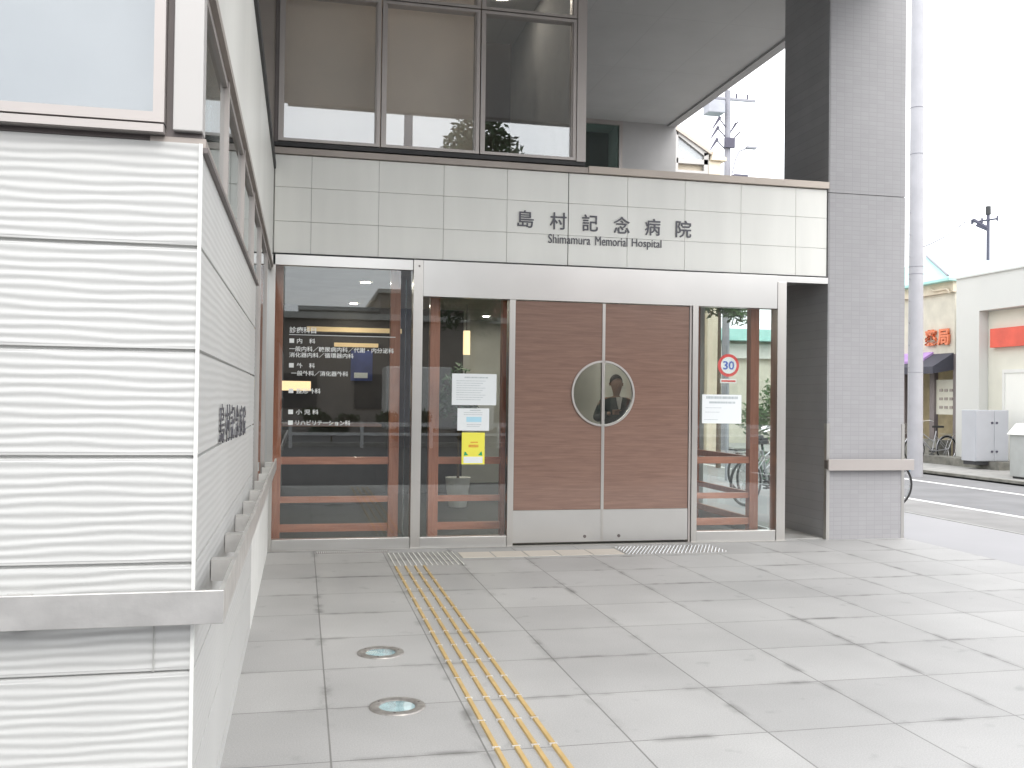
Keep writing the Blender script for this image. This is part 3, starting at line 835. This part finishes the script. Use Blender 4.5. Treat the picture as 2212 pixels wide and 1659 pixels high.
MB().cyl((2.58, 4.2, 2.08), (2.58, 4.2, 2.42), .05, n=20).build('shade', warm, t); MB().cyl((2.58, 4.2, 2.42), (2.58, 4.2, 2.80), .005).build('cord', dark_m, t)
t = thing('poster', 'blue poster on the dark lobby partition behind the department lettering', 'poster', (1.0, 5.1, 1.5))
box(1.0, 1.32, 5.17, 5.185, 1.70, 2.15).build('sheet', poster_b, t); box(1.05, 1.25, 5.164, 5.17, 1.74, 1.82).build('band', paper, t)

def leaves(mb, c, rad, n, size, rnd, flat=1.0):
    for _ in range(n):
        while True:
            p = Vector((rnd.uniform(-1, 1), rnd.uniform(-1, 1), rnd.uniform(-1, 1)))
            if p.length < 1: break
        p = Vector((p.x * rad[0], p.y * rad[1], p.z * rad[2])) + Vector(c)
        d = Vector((rnd.gauss(0, 1), rnd.gauss(0, 1), rnd.gauss(0, 1) * flat)).normalized(); e = d.orthogonal().normalized()
        s_ = size * rnd.uniform(.6, 1.3)
        mb.add([p - d * s_, p + e * s_ * .4, p + d * s_, p - e * s_ * .4], [(0, 1, 2, 3)])
def plant(name, label, cat, base, crown_z, rad, n, size, trunk_r, mat=leaf, clumps=8, seed=1, group=None):
    rnd = random.Random(seed)
    t = thing(name, label, cat, base, group)
    tr = MB(); b = Vector(base)
    top = b + Vector((0, 0, crown_z))
    tr.cyl(b, top, trunk_r, trunk_r * .55, n=8)
    cr_ = MB()
    for k in range(clumps):
        o = Vector((rnd.uniform(-1, 1) * rad[0], rnd.uniform(-1, 1) * rad[1], rnd.uniform(-.8, 1) * rad[2])) * .75
        c = top + o
        tr.cyl(top - Vector((0, 0, trunk_r * 2)), c, trunk_r * .35, trunk_r * .1, n=5)
        leaves(cr_, c, (rad[0] * .45, rad[1] * .45, rad[2] * .4), n // clumps, size, rnd)
    tr.build('trunk', bark, t); cr_.build('crown', mat, t)
    return t
P = plant('potted_plant', 'leafy potted plant standing in the lobby above the pale notice', 'plant', (2.35, 3.4, .38), 1.1, (.32, .32, .45), 500, .06, .02, leaf2, 9, 3)
MB().lathe((2.35, 3.4, 0), [(.12, .006), (.17, .40), (.15, .40), (.001, .36)], n=24).build('pot', white_wall, P)

# person standing inside, seen through the round window
def skin_mesh(verts, edges, radii, root=0, sub=2):
    me = bpy.data.meshes.new('sk'); me.from_pydata(verts, edges, [])
    o = bpy.data.objects.new('sk', me); C.objects.link(o)
    md = o.modifiers.new('s', 'SKIN'); sv = me.skin_vertices[0].data
    for i, r in enumerate(radii):
        sv[i].radius = (r, r) if not isinstance(r, tuple) else r
        sv[i].use_root = (i == root)
    ss = o.modifiers.new('u', 'SUBSURF'); ss.levels = ss.render_levels = sub
    dg = bpy.context.evaluated_depsgraph_get(); dg.update()
    r_ = bpy.data.meshes.new_from_object(o.evaluated_get(dg))
    bpy.data.objects.remove(o)
    for p in r_.polygons: p.use_smooth = True
    return r_
PX, PY = 4.59, 3.5
Pn = thing('person', 'person in dark jacket and pale collar seen through the round door window', 'person', (PX, PY, 0))
def addp(name, verts, edges, radii, mat, root=0, sub=2):
    me = skin_mesh(verts, edges, radii, root, sub); me.materials.append(mat)
    o = bpy.data.objects.new(name, me); C.objects.link(o); o.parent = Pn; return o
# body: pelvis root, spine, neck, head, arms (camera held at the chest), legs; faces -y
bv = [(0, 0, .98), (0, .01, 1.22), (0, 0, 1.40), (0, -.01, 1.51), (0, -.035, 1.60), (0, -.02, 1.69), (0, .0, 1.77),
      (-.19, 0, 1.45), (-.30, -.04, 1.20), (-.16, -.26, 1.28), (.19, 0, 1.45), (.30, -.04, 1.20), (.14, -.26, 1.28),
      (-.10, 0, .92), (-.11, -.01, .50), (-.11, .02, .08), (.10, 0, .92), (.11, -.01, .50), (.11, .02, .08), (-.11, -.14, .04), (.11, -.14, .04)]
be = [(0, 1), (1, 2), (2, 3), (3, 4), (4, 5), (5, 6), (2, 7), (7, 8), (8, 9), (2, 10), (10, 11), (11, 12), (0, 13), (13, 14), (14, 15), (0, 16), (16, 17), (17, 18), (15, 19), (18, 20)]
br_ = [.12, .12, .10, .040, .066, .098, .080, .06, .045, .03, .06, .045, .03, .08, .055, .04, .08, .055, .04, .035, .035]
addp('body', bv, be, br_, skin_m)
addp('jacket', [(0, 0, .92), (0, .01, 1.20), (0, 0, 1.40), (0, .01, 1.50), (-.18, 0, 1.395), (-.30, -.04, 1.19), (-.18, -.24, 1.27), (.18, 0, 1.395), (.31, -.04, 1.20), (.16, -.24, 1.27)],
     [(0, 1), (1, 2), (2, 3), (2, 4), (4, 5), (5, 6), (2, 7), (7, 8), (8, 9)], [.18, .175, .15, .075, .095, .066, .05, .095, .066, .05], jacket_m)
addp('trousers', [(0, 0, .95), (-.10, 0, .88), (-.11, -.01, .50), (-.11, .02, .09), (.10, 0, .88), (.11, -.01, .50), (.11, .02, .09)],
     [(0, 1), (1, 2), (2, 3), (0, 4), (4, 5), (5, 6)], [.15, .10, .075, .06, .10, .075, .06], trouser_m)
hb = MB()
n = 14
for i in range(n):
    for j in range(8):
        def hp(i_, j_):
            th = 2 * math.pi * i_ / n; ph = math.pi * .60 * j_ / 8
            r = .098
            front = max(0, -math.cos(th)) 
            ph *= (1 - .42 * max(0, math.cos(th - math.pi)))
            return (PX + r * math.sin(ph) * math.sin(th) * .92, PY + r * 1.1 * math.sin(ph) * math.cos(th), 1.715 + r * math.cos(ph) * 1.08)
        hb.add([hp(i, j), hp(i + 1, j), hp(i + 1, j + 1), hp(i, j + 1)], [(0, 1, 2, 3)])
hb.build('hair', hair_m, Pn, smooth=True)
hd = MB()
for s_ in (-1, 1):
    cx_, cz_ = PX + s_ * .10, 1.28
    hd.box(cx_ - .04, cx_ + .04, PY - .33, PY - .27, cz_ - .02, cz_ + .045)
    for k in range(5):
        fx = cx_ - .034 + k * .017
        hd.cyl((fx, PY - .33, cz_ + .03), (fx - s_ * .015, PY - .375, cz_ + .05 - .006 * abs(k - 2)), .009, .007, n=8)
hd.build('hands', skin_m, Pn, bevel=.006)
fc = MB()
for s_ in (-1, 1):
    fc.cyl((PX + s_ * .032, PY - .096, 1.69), (PX + s_ * .032, PY - .101, 1.69), .010, n=10)
    fc.cyl((PX + s_ * .086, PY - .01, 1.66), (PX + s_ * .094, PY - .005, 1.70), .014, n=8)
fc.prism([(PX - .012, 1.64), (PX + .012, 1.64), (PX, 1.685)], 'y', PY - .122, PY - .09)
fc.box(PX - .024, PX + .024, PY - .092, PY - .087, 1.608, 1.616)
fc.build('face_features', skin_m, Pn, bevel=.002)
MB().prism([(PX - .035, 1.50), (PX - .004, 1.33), (PX + .004, 1.33), (PX + .035, 1.50)], 'y', PY - .178, PY - .11).build('collar', shirt_m, Pn)

# ------------------------------------------------------------------ poles and wires
def utility_pole(name, label, x, y, h, r, mat, grp=None):
    t = thing(name, label, 'utility pole', (x, y, 0), grp)
    MB().cyl((x, y, -.02), (x, y, h), r, r * .72, n=24).build('post', mat, t, smooth=False)
    return t
P1 = utility_pole('utility_pole', 'thick pale concrete utility pole rising just right of the tiled pillar', 12.47, 7.95, 13, .152, pole_m)
b = MB()
for z in (6.55, 7.5, 4.1, 4.25, 2.1): b.ring((12.47, 7.95, z), (0, 0, 1), .150 - z * .0026, .006, n=24, m=6)
b.build('steel_bands', pole_far, P1)
b = MB()
for k in range(8): b.cyl((12.31, 7.95, 2.2 + k * .45), (12.63, 7.95, 2.2 + k * .45), .008, n=6)
b.build('step_bolts', pole_far, P1)
P2 = utility_pole('utility_pole', 'far utility pole with transformer seen in the gap under the canopy', 12.99, 18, 11.05, .125, pole_far)
x, y = 12.99, 18
MB().box(12.25, 12.80, 17.75, 18.2, 10.28, 10.68).build('transformer', trafo, P2, bevel=.03)
MB().box(12.10, 13.90, 17.95, 18.03, 10.76, 10.83).build('cross_arm', pole_far, P2)
b = MB()
for k in range(5): b.cyl((12.2 + k * .36, 18, 10.83), (12.2 + k * .36, 18, 10.98), .03, n=8)
b.build('insulators', pole_dark, P2)
b = MB()
for dx, z in ((-.30, 10.12), (-.35, 9.82), (-.38, 9.45)):
    b.cyl((x, 18, z - .28), (x + dx, 17.9, z), .02, n=6); b.cyl((x + dx, 17.9, z + .06), (x + dx - .25, 17.85, z - .3), .05, .02, n=8)
for dx, z in ((.22, 10.05), (.30, 10.1), (.38, 9.8)): b.cyl((x, 18, z - .45), (x + dx, 17.9, z), .022, n=6)
b.box(x - .16, x + .16, 17.8, 17.9, 9.25, 9.55)
b.build('brackets', pole_dark, P2)
b = MB(); b.tube([(x + .08, 17.85, 8.4), (x + .18, 17.8, 8.9), (x + .30, 17.8, 9.15), (x + .62, 17.7, 9.27)], .02, 6); b.box(x + .48, x + .80, 17.62, 17.78, 9.22, 9.28)
b.build('lamp_arm', pole_far, P2)
b = MB().box(x + .1, x + .55, 17.7, 17.9, 8.32, 8.42); b.build('junction_box', pole_dark, P2)
P3 = utility_pole('utility_pole', 'slim dark utility pole rising behind the white building with the red band', 22.0, 17.7, 7.7, .07, pole_dark)
MB().cyl((22, 17.7, 7.65), (22, 17.7, 7.92), .085, .08, n=12).build('cap', black_m, P3)
b = MB(); b.cyl((21.75, 18.15, 7.47), (22.1, 17.4, 7.47), .03, n=6); b.cyl((21.8, 18.0, 7.35), (22, 17.7, 7.15), .05, n=6); b.cyl((21.75, 18.1, 7.55), (22, 17.7, 7.2), .06, n=6)
for q in (0, .4, 1): b.cyl((21.75 + q * .35, 18.15 - q * .75, 7.40), (21.75 + q * .35, 18.15 - q * .75, 7.56), .035, n=6)
b.build('cross_arm', pole_dark, P3)
def wire(label, a, c, sag, r=.012):
    pts = []
    for k in range(17):
        t_ = k / 16; p = Vector(a).lerp(Vector(c), t_); p.z -= sag * 4 * t_ * (1 - t_); pts.append(tuple(p))
    tag(MB().tube(pts, r, 5).build('overhead_wire', wire_m, loc=a), label, 'wire', 'overhead wires')
wire('thin overhead wire running left from the slim dark pole to the thick pale pole', (21.6, 18.3, 7.5), (12.47, 8.1, 4.60), .10, .016)
wire('faint wire above the other between the slim dark pole and thick pale pole', (21.9, 18.0, 7.75), (12.47, 8.1, 4.78), .12, .008)

# ------------------------------------------------------------------ white building with red band, right
W = thing('white_building', 'plain white flat-roofed building with a red band in its recess', 'building', (15.9, 11.2, 0))
wm = MB()
wm.box(15.9, 24, 10.41, 11.22, 0.02, 4.52)
wm.box(15.9, 24, -2.0, 10.41, 3.68, 4.52)
wm.box(16.16, 24, -2.0, 10.41, .02, 3.68)
wm.build('wall', bld_white, W)
MB().box(16.145, 16.16, -2, 10.40, .02, 3.66).build('recess_lining', bld_ivory, W)
MB().box(16.02, 16.14, -2, 10.19, 2.80, 3.24).build('red_band', red_band_m, W)
MB().box(15.86, 24, -2.02, 11.24, 4.52, 4.56).build('parapet_cap', bld_white, W)
dr = MB().box(16.11, 16.142, 8.3, 9.80, .1, 2.20); dr = dr.build('door_panel', cladding_m, W)
b = MB(); b.box(16.09, 16.142, 9.80, 9.87, .1, 2.28); b.box(16.09, 16.142, 8.3, 9.80, 2.20, 2.28); b.build('door_frame', white_wall, W)
box(15.3, 15.9, 9.0, 11.9, .02, .20).build('concrete_plinth', concrete_dark, W)

# roadside cabinets
cb = thing('roadside_cabinet', 'tall pale blue-grey two-door cabinet standing before the white building', 'cabinet', (15.5, 9.9, 0))
MB().box(14.93, 15.79, 9.30, 9.75, .20, 1.345).build('body', cabinet_m, cb, bevel=.010)
box(14.96, 15.76, 9.33, 9.72, .12, .20).build('base', dark_m, cb)
for x0, x1, xh in ((14.945, 15.405, 15.35), (15.415, 15.775, 15.47)):
    d_ = MB().box(x0, x1, 9.285, 9.299, .215, 1.33).build('door', cabinet_m, cb, bevel=.003)
    for z in (1.06, .42): MB().cyl((xh, 9.265, z), (xh, 9.285, z), .025, n=12).build('handle', pole_dark, d_)
cb2 = thing('roadside_cabinet', 'grey cabinet with a sloping white lid at the right edge of the picture', 'cabinet', (14.2, 7.0, 0))
MB().box(13.98, 14.8, 6.5, 7.1, .06, .88).build('body', cabinet_g, cb2, bevel=.01)
MB().prism([(13.94, .88), (14.85, .88), (14.85, 1.10), (14.16, 1.10)], 'y', 6.45, 7.15).build('lid', cladding_m, cb2, bevel=.01)
MB().box(14.02, 14.75, 6.54, 7.06, .02, .06).build('base', dark_m, cb2)

# ------------------------------------------------------------------ pharmacy
F = thing('pharmacy_building', 'cream shop building with a mint green roof and purple awning', 'building', (16.5, 13, 0))
MB().box(16.5, 24, 12.06, 16.5, 2.75, 4.33).build('upper_wall', cream_wall, F)
MB().box(16.40, 24, 12.0, 16.6, 4.33, 4.62).build('cream_band', cream, F)
MB().add([(16.2, 11.9, 4.66), (16.2, 17, 4.66), (24, 17, 4.66), (24, 11.9, 4.66), (17.5, 14.6, 5.62), (22.5, 14.6, 5.62), (16.2, 11.9, 4.60), (16.2, 17, 4.60), (24, 17, 4.60), (24, 11.9, 4.60)],
         [(0, 4, 1), (0, 3, 5, 4), (3, 2, 5), (1, 4, 5, 2), (0, 1, 7, 6), (1, 2, 8, 7), (2, 3, 9, 8), (3, 0, 6, 9), (6, 7, 8, 9)]).build('roof', mint, F)
MB().tube([(16.1, 11.8, 4.70), (17.5, 14.6, 5.66)], .03, 6).build('ridge_cap', pole_far, F)
MB().tube([(16.36, 12.9, 4.50), (16.36, 12.7, 4.42), (16.36, 12.2, 4.42), (16.36, 12.1, 4.35), (16.36, 12.12, 4.30)], .03, 6).build('gutter_pipe', cream, F)
MB().box(17.6, 24, 12.1, 16.4, .02, 2.75).build('shop_interior', shop_in, F)
MB().box(16.5, 17.6, 12.0, 12.12, .02, 2.75).box(16.5, 16.62, 12.86, 13.05, .02, 2.75).box(16.5, 16.62, 14.1, 14.3, .02, 2.75).box(16.5, 16.62, 15.3, 16.5, .02, 2.75).build('shop_posts', plain('shop_post', (.22, .19, .19), .6), F)
MB().box(16.50, 16.56, 14.3, 15.3, 2.1, 4.2).build('tall_window', dark_m, F)
MB().box(16.56, 16.60, 12.14, 12.86, 1.20, 2.1).build('shop_panel', bld_ivory, F)
for k in range(9): box(16.545, 16.56, 12.2 + (k % 3) * .2, 12.32 + (k % 3) * .2, 1.35 + .22 * (k // 3), 1.42 + .22 * (k // 3)).build('shop_ornament', bronze, F)
MB().prism([(16.5, 2.78), (15.9, 2.42), (15.9, 2.24), (16.5, 2.34)], 'y', 12.1, 15.5).build('awning', [awning_dark], F)
MB().prism([(16.5, 2.84), (16.1, 2.60), (16.1, 2.50), (16.5, 2.70)], 'y', 12.9, 16.4).build('awning_band', awning_m, F)
text_obj('letter', '薬', orange_sign, (13.16, 12.72, 3.0, 3.42), axis='-x', depth=.06, bold=.03, parent=F, at=16.48)
text_obj('letter', '局', orange_sign, (12.64, 12.20, 2.99, 3.41), axis='-x', depth=.06, bold=.03, parent=F, at=16.48)
MB().box(16.0, 16.45, 12.1, 13.6, .02, .55).build('shop_planter', concrete_dark, F)

# glazed gable house behind the terrace
N = thing('gabled_house', 'beige gabled house with glazed end wall seen above the coping', 'building', (9.5, 12, 0))
b = MB()
b.box(9.72, 10.02, 11.98, 17, 0, 7.215); b.box(7.2, 9.70, 12.14, 17, 0, 7.15)
b.build('wall', cream, N)
MB().prism([(7.85, 7.16), (9.72, 7.16), (9.72, 7.38), (8.8, 7.90), (7.85, 7.38)], 'y', 12.14, 17).build('gable_wall', render_grey, N)
b = MB(); b.prism([(8.80, 8.03), (9.80, 7.42), (9.80, 7.34), (8.80, 7.93)], 'y', 11.95, 17); b.prism([(8.80, 8.03), (7.80, 7.42), (7.80, 7.34), (8.80, 7.93)], 'y', 11.95, 17)
b.build('roof', beige_cap, N)
b = MB(); b.prism([(9.80, 7.44), (10.13, 7.30), (10.13, 7.22), (9.74, 7.22)], 'y', 11.9, 17); b.build('eave', cream, N)
b = MB()
b.box(8.86, 8.94, 12, 12.12, 5, 7.88); b.box(8.9, 9.70, 12, 12.12, 7.12, 7.24); b.box(9.60, 9.72, 12, 12.12, 5, 7.40); b.box(8.94, 9.6, 12, 12.1, 6.9, 6.96)
b.prism([(8.90, 7.93), (8.90, 7.80), (9.62, 7.32), (9.72, 7.38)], 'y', 12, 12.12)
fr_ = b.build('window', alu_col, N)
MB().box(8.94, 9.60, 12.05, 12.07, 5.2, 6.90).prism([(8.94, 7.24), (9.58, 7.24), (9.58, 7.34), (8.94, 7.80)], 'y', 12.05, 12.07).build('pane', win_glass, fr_)

# things seen through the right pane
t = thing('speed_sign', 'round red-rimmed 30 speed limit sign seen through the right-hand pane', 'road sign', (8.0, 7.17, 0))
MB().cyl((8, 7.20, -.02), (8, 7.20, 2.5), .03, n=12).build('post', trafo, t)
MB().cyl((8, 7.165, 2.13), (8, 7.15, 2.13), .21, n=36).build('disc', sign_red, t)
MB().cyl((8, 7.15, 2.13), (8, 7.145, 2.13), .155, n=36).build('face', sign_white, t)
text_obj('number', '30', sign_blue, (7.89, 8.11, 2.05, 2.21), depth=.004, bold=.02, parent=t, at=7.145)
MB().box(7.84, 8.16, 7.15, 7.165, 1.80, 1.88).build('plate', sign_white, t); MB().box(7.86, 8.14, 7.145, 7.15, 1.825, 1.855).build('plate_arrow', sign_red, t)
plant('street_tree', 'young green tree whose crown shows at the top of the right-hand pane', 'tree', (9.3, 10.4, 0), 3.75, (.7, .7, .7), 1500, .09, .06, leaf, 16, 5)
plant('garden_bush', 'rounded green bush seen behind the speed sign through the glass', 'bush', (11.9, 12.8, 0), 1.3, (.8, .8, .9), 2400, .07, .05, leaf, 16, 6)
hs2 = thing('corner_shop', 'pale yellow shop with a mint eave seen through the right-hand pane', 'building', (14, 22, 0))
MB().box(11.0, 17.0, 22, 27, 0, 3.6).build('wall', cream_wall, hs2); MB().box(10.6, 17.2, 21.4, 27, 3.6, 4.0).build('eave', mint, hs2)
MB().box(12.4, 13.6, 21.95, 22.0, .5, 2.6).build('window', dark_m, hs2); MB().box(10.9, 17.05, 21.8, 22.0, 3.0, 3.5).build('sign_band', white_wall, hs2)

# ------------------------------------------------------------------ bicycles
def bicycle(label, loc, rz, paint_m, group='parked bicycles'):
    t = thing('bicycle', label, 'bicycle', (0, 0, 0), group)
    r = .33
    for x in (-.53, .53):
        wb = MB().ring((x, 0, r), (0, 1, 0), r - .018, .018, n=36, m=8).build('wheel', black_rub, t, smooth=True)
        s_ = MB().ring((x, 0, r), (0, 1, 0), r - .04, .008, n=36, m=6)
        for k in range(20):
            a = 2 * math.pi * k / 20
            s_.cyl((x, 0.02 * (-1) ** k, r), (x + (r - .04) * math.cos(a), 0, r + (r - .04) * math.sin(a)), .0015, n=3)
        s_.cyl((x, -.04, r), (x, .04, r), .02, n=10)
        s_.build('rim', chrome, wb)
        f_ = MB().ring((x, 0, r), (0, 1, 0), r + .012, .012, n=20, m=6, a0=-1.3 if x > 0 else -1.0, a1=1.0 if x > 0 else 1.6)
        f_.build('mudguard', paint_m, t)
    A, Bb, Ss, Hh_, fw, rw = (-.05, 0, .28), (-.05, 0, .28), (-.18, 0, .78), (.36, 0, .82), (.53, 0, r), (-.53, 0, r)
    f = MB(); f.cyl(A, Ss, .015); f.cyl(A, (.40, 0, .68), .018); f.cyl((-.12, 0, .5), (.37, 0, .78), .014)
    for s_ in (-1, 1):
        f.cyl((-.05, s_ * .03, .28), (-.53, s_ * .05, r), .009); f.cyl((-.15, s_ * .02, .66), (-.53, s_ * .05, r), .008); f.cyl((.42, s_ * .04, .62), (.53, s_ * .05, r), .011)
    f.cyl((.43, 0, .58), (.35, 0, .88), .018)
    f.build('frame', paint_m, t)
    h = MB().cyl((.35, 0, .86), (.32, 0, 1.02), .012); h.tube([(.20, -.28, 1.02), (.30, -.25, 1.05), (.33, 0, 1.02), (.30, .25, 1.05), (.20, .28, 1.02)], .011, 8); h.build('handlebar', chrome, t)
    sd = MB().prism([(-.34, -.09), (-.34, .09), (-.18, .06), (-.06, .02), (-.06, -.02), (-.18, -.06)], 'z', .86, .91); sd.cyl((-.18, 0, .78), (-.2, 0, .87), .012); sd.build('saddle', black_rub, t, bevel=.01)
    bk = MB()
    for z in (.72, .80, .88, .96): 
        bk.tube([(.46, -.14, z), (.76, -.16, z), (.76, .16, z), (.46, .14, z), (.46, -.14, z)], .003, 4)
    for k in range(8):
        yy = -.14 + k * .04; bk.cyl((.76, yy, .72), (.76, yy, .96), .0025, n=4); bk.cyl((.46, yy, .72), (.46, yy, .96), .0025, n=4); bk.cyl((.46, yy, .72), (.76, yy, .72), .0025, n=4)
    bk.build('basket', chrome, t)
    p = MB().cyl((-.05, -.09, .28), (-.05, .09, .28), .02); p.cyl((-.05, .09, .28), (.10, .09, .22), .01); p.cyl((-.05, -.09, .28), (-.2, -.09, .34), .01); p.box(.05, .15, .09, .17, .205, .225); p.box(-.25, -.15, -.17, -.09, .335, .355)
    p.build('pedals', dark_m, t)
    rk = MB().box(-.78, -.35, -.06, .06, .70, .712); rk.cyl((-.7, .05, .7), (-.53, .05, r), .005); rk.cyl((-.7, -.05, .7), (-.53, -.05, r), .005); rk.build('rear_rack', chrome, t)
    st = MB().cyl((-.5, .07, .3), (-.45, .17, .0), .009); st.build('kickstand', chrome, t)
    t.location = loc; t.rotation_euler = (0, 0, R(rz))
    return t
bb_ = bicycle('blue bicycle whose wheel shows just right of the tiled pillar', (7.82, 2.60, 0), 3, blue_paint)
for ch in list(bb_.children):
    if ch.name.startswith('basket'): bpy.data.objects.remove(ch)
bicycle('grey bicycle leaning before the pharmacy beside the concrete planter', (15.45, 11.55, .02), 190, silver_paint)
b1 = bicycle('silver bicycle nearest the side glass, seen through the right-hand pane', (6.85, 3.3, 0), 24, silver_paint)
bicycle('dark green bicycle in the parked row, seen through the right-hand pane', (7.35, 4.3, 0), 30, green_paint)
c_ = copy_tree(b1); c_.location = (7.8, 5.3, 0); c_.rotation_euler = (0, 0, R(20)); c_['label'] = 'silver bicycle farthest along the parked row behind the speed sign'

# ------------------------------------------------------------------ across the front road (seen mirrored in the glass)
GR = thing('guard_rail', 'long white road guard rail mirrored across the glass panes', 'guard rail', (0, -18.5, 0))
b = MB().box(-30, 30, -18.52, -18.46, .62, .74); b.build('upper_beam', rail_white, GR)
MB().box(-30, 30, -18.52, -18.46, .36, .44).build('lower_beam', rail_white, GR)
for k in range(31): MB().cyl((-30 + 2 * k, -18.45, 0), (-30 + 2 * k, -18.45, .76), .05, n=10).build('post', rail_white, GR)
V = thing('parked_van', 'white box van mirrored in the glass beyond the guard rail', 'van', (4.6, -22, 0))
b = MB().prism([(2.9, .45), (6.4, .45), (6.4, 1.25), (6.15, 1.4), (5.75, 2.0), (5.0, 2.05), (5.0, 2.45), (2.9, 2.45)], 'y', -22.8, -21.2); b.build('body', van_white, V, bevel=.04)
for x in (3.5, 5.7):
    for y in (-22.75, -21.25):
        wv = MB().cyl((x, y - .09, .32), (x, y + .09, .32), .32, n=20).build('wheel', black_rub, V); MB().cyl((x, y - .1, .32), (x, y + .1, .32), .18, n=16).build('rim', chrome, wv)
MB().prism([(5.15, 1.35), (5.95, 1.35), (5.65, 1.9), (5.15, 1.9)], 'y', -22.81, -21.19).build('side_window', dark_m, V)
MB().prism([(6.17, 1.42), (6.19, 1.42), (5.79, 1.98), (5.77, 1.98)], 'y', -22.6, -21.4).build('windscreen', dark_m, V)
for y in (-22.55, -21.45): MB().box(6.39, 6.42, y - .12, y + .12, .75, .95).build('headlight', sign_white, V)
def block(name, label, x0, x1, y0, y1, h, mat, win=True, grp='buildings across the front road'):
    t = thing(name, label, 'building', ((x0 + x1) / 2, y1, 0), grp)
    MB().box(x0, x1, y0, y1, 0, h).build('wall', mat, t)
    MB().box(x0 - .2, x1 + .2, y0 - .2, y1 + .25, h, h + .25).build('parapet', bld_pale, t)
    if win:
        nfl = int(h // 3); k = int((x1 - x0) // 3)
        for i in range(k):
            for j in range(nfl):
                cx_ = x0 + (i + .5) * (x1 - x0) / k
                MB().box(cx_ - .8, cx_ + .8, y1, y1 + .05, 1 + 3 * j, 2.4 + 3 * j).build('window', dark_m, t)
    return t
block('apartment_block', 'brown-grey flat-roofed block mirrored highest in the left pane', 5.0, 11, -62, -50, 7.9, bld_dark)
block('apartment_block', 'paler low block mirrored at the left of the department lettering', 0.2, 5.0, -64, -52, 6.9, bld_pale)
block('apartment_block', 'red brick block mirrored beside the middle entrance post', 11.2, 20, -56, -45, 10.5, bld_brick)
block('apartment_block', 'broad dark block mirrored in the wood and steel of the doors', 20.5, 42, -60, -44, 9, bld_dark)
block('shop_row', 'long low shop with pale eave mirrored beneath the skyline', -20, 14, -38, -30, 4.6, bld_dark, win=True)
block('apartment_block', 'far grey block behind the left wing side', -40, -8, -70, -50, 8.5, bld_dark)
# lift machine room and antenna on the roof of the highest block
P4 = utility_pole('utility_pole', 'utility pole mirrored in the middle upper window', 3.25, -18.9, 11, .17, pole_far)
MB().box(2.4, 4.1, -19.0, -18.9, 9.9, 10.0).build('cross_arm', pole_far, P4)
plant('street_tree', 'dark conical tree mirrored beside the pole in the upper window', 'tree', (5.9, -22.5, 0), 7.4, (1.4, 1.4, 4.0), 9000, .13, .12, leaf2, 26, 9)
for k, x in enumerate((-2, 1.2, 3.4)):
    plant('roadside_bush', ['dark bush mirrored low at the left pane edge', 'dark bush mirrored under the department lettering', 'dark bush mirrored behind the left post'][k], 'bush', (x, -20.4, 0), .7, (.9, .5, .4), 900, .09, .03, leaf2, 8, 20 + k, 'bushes behind the guard rail')

for o in bpy.data.objects:
    if '_o' in o: del o['_o']
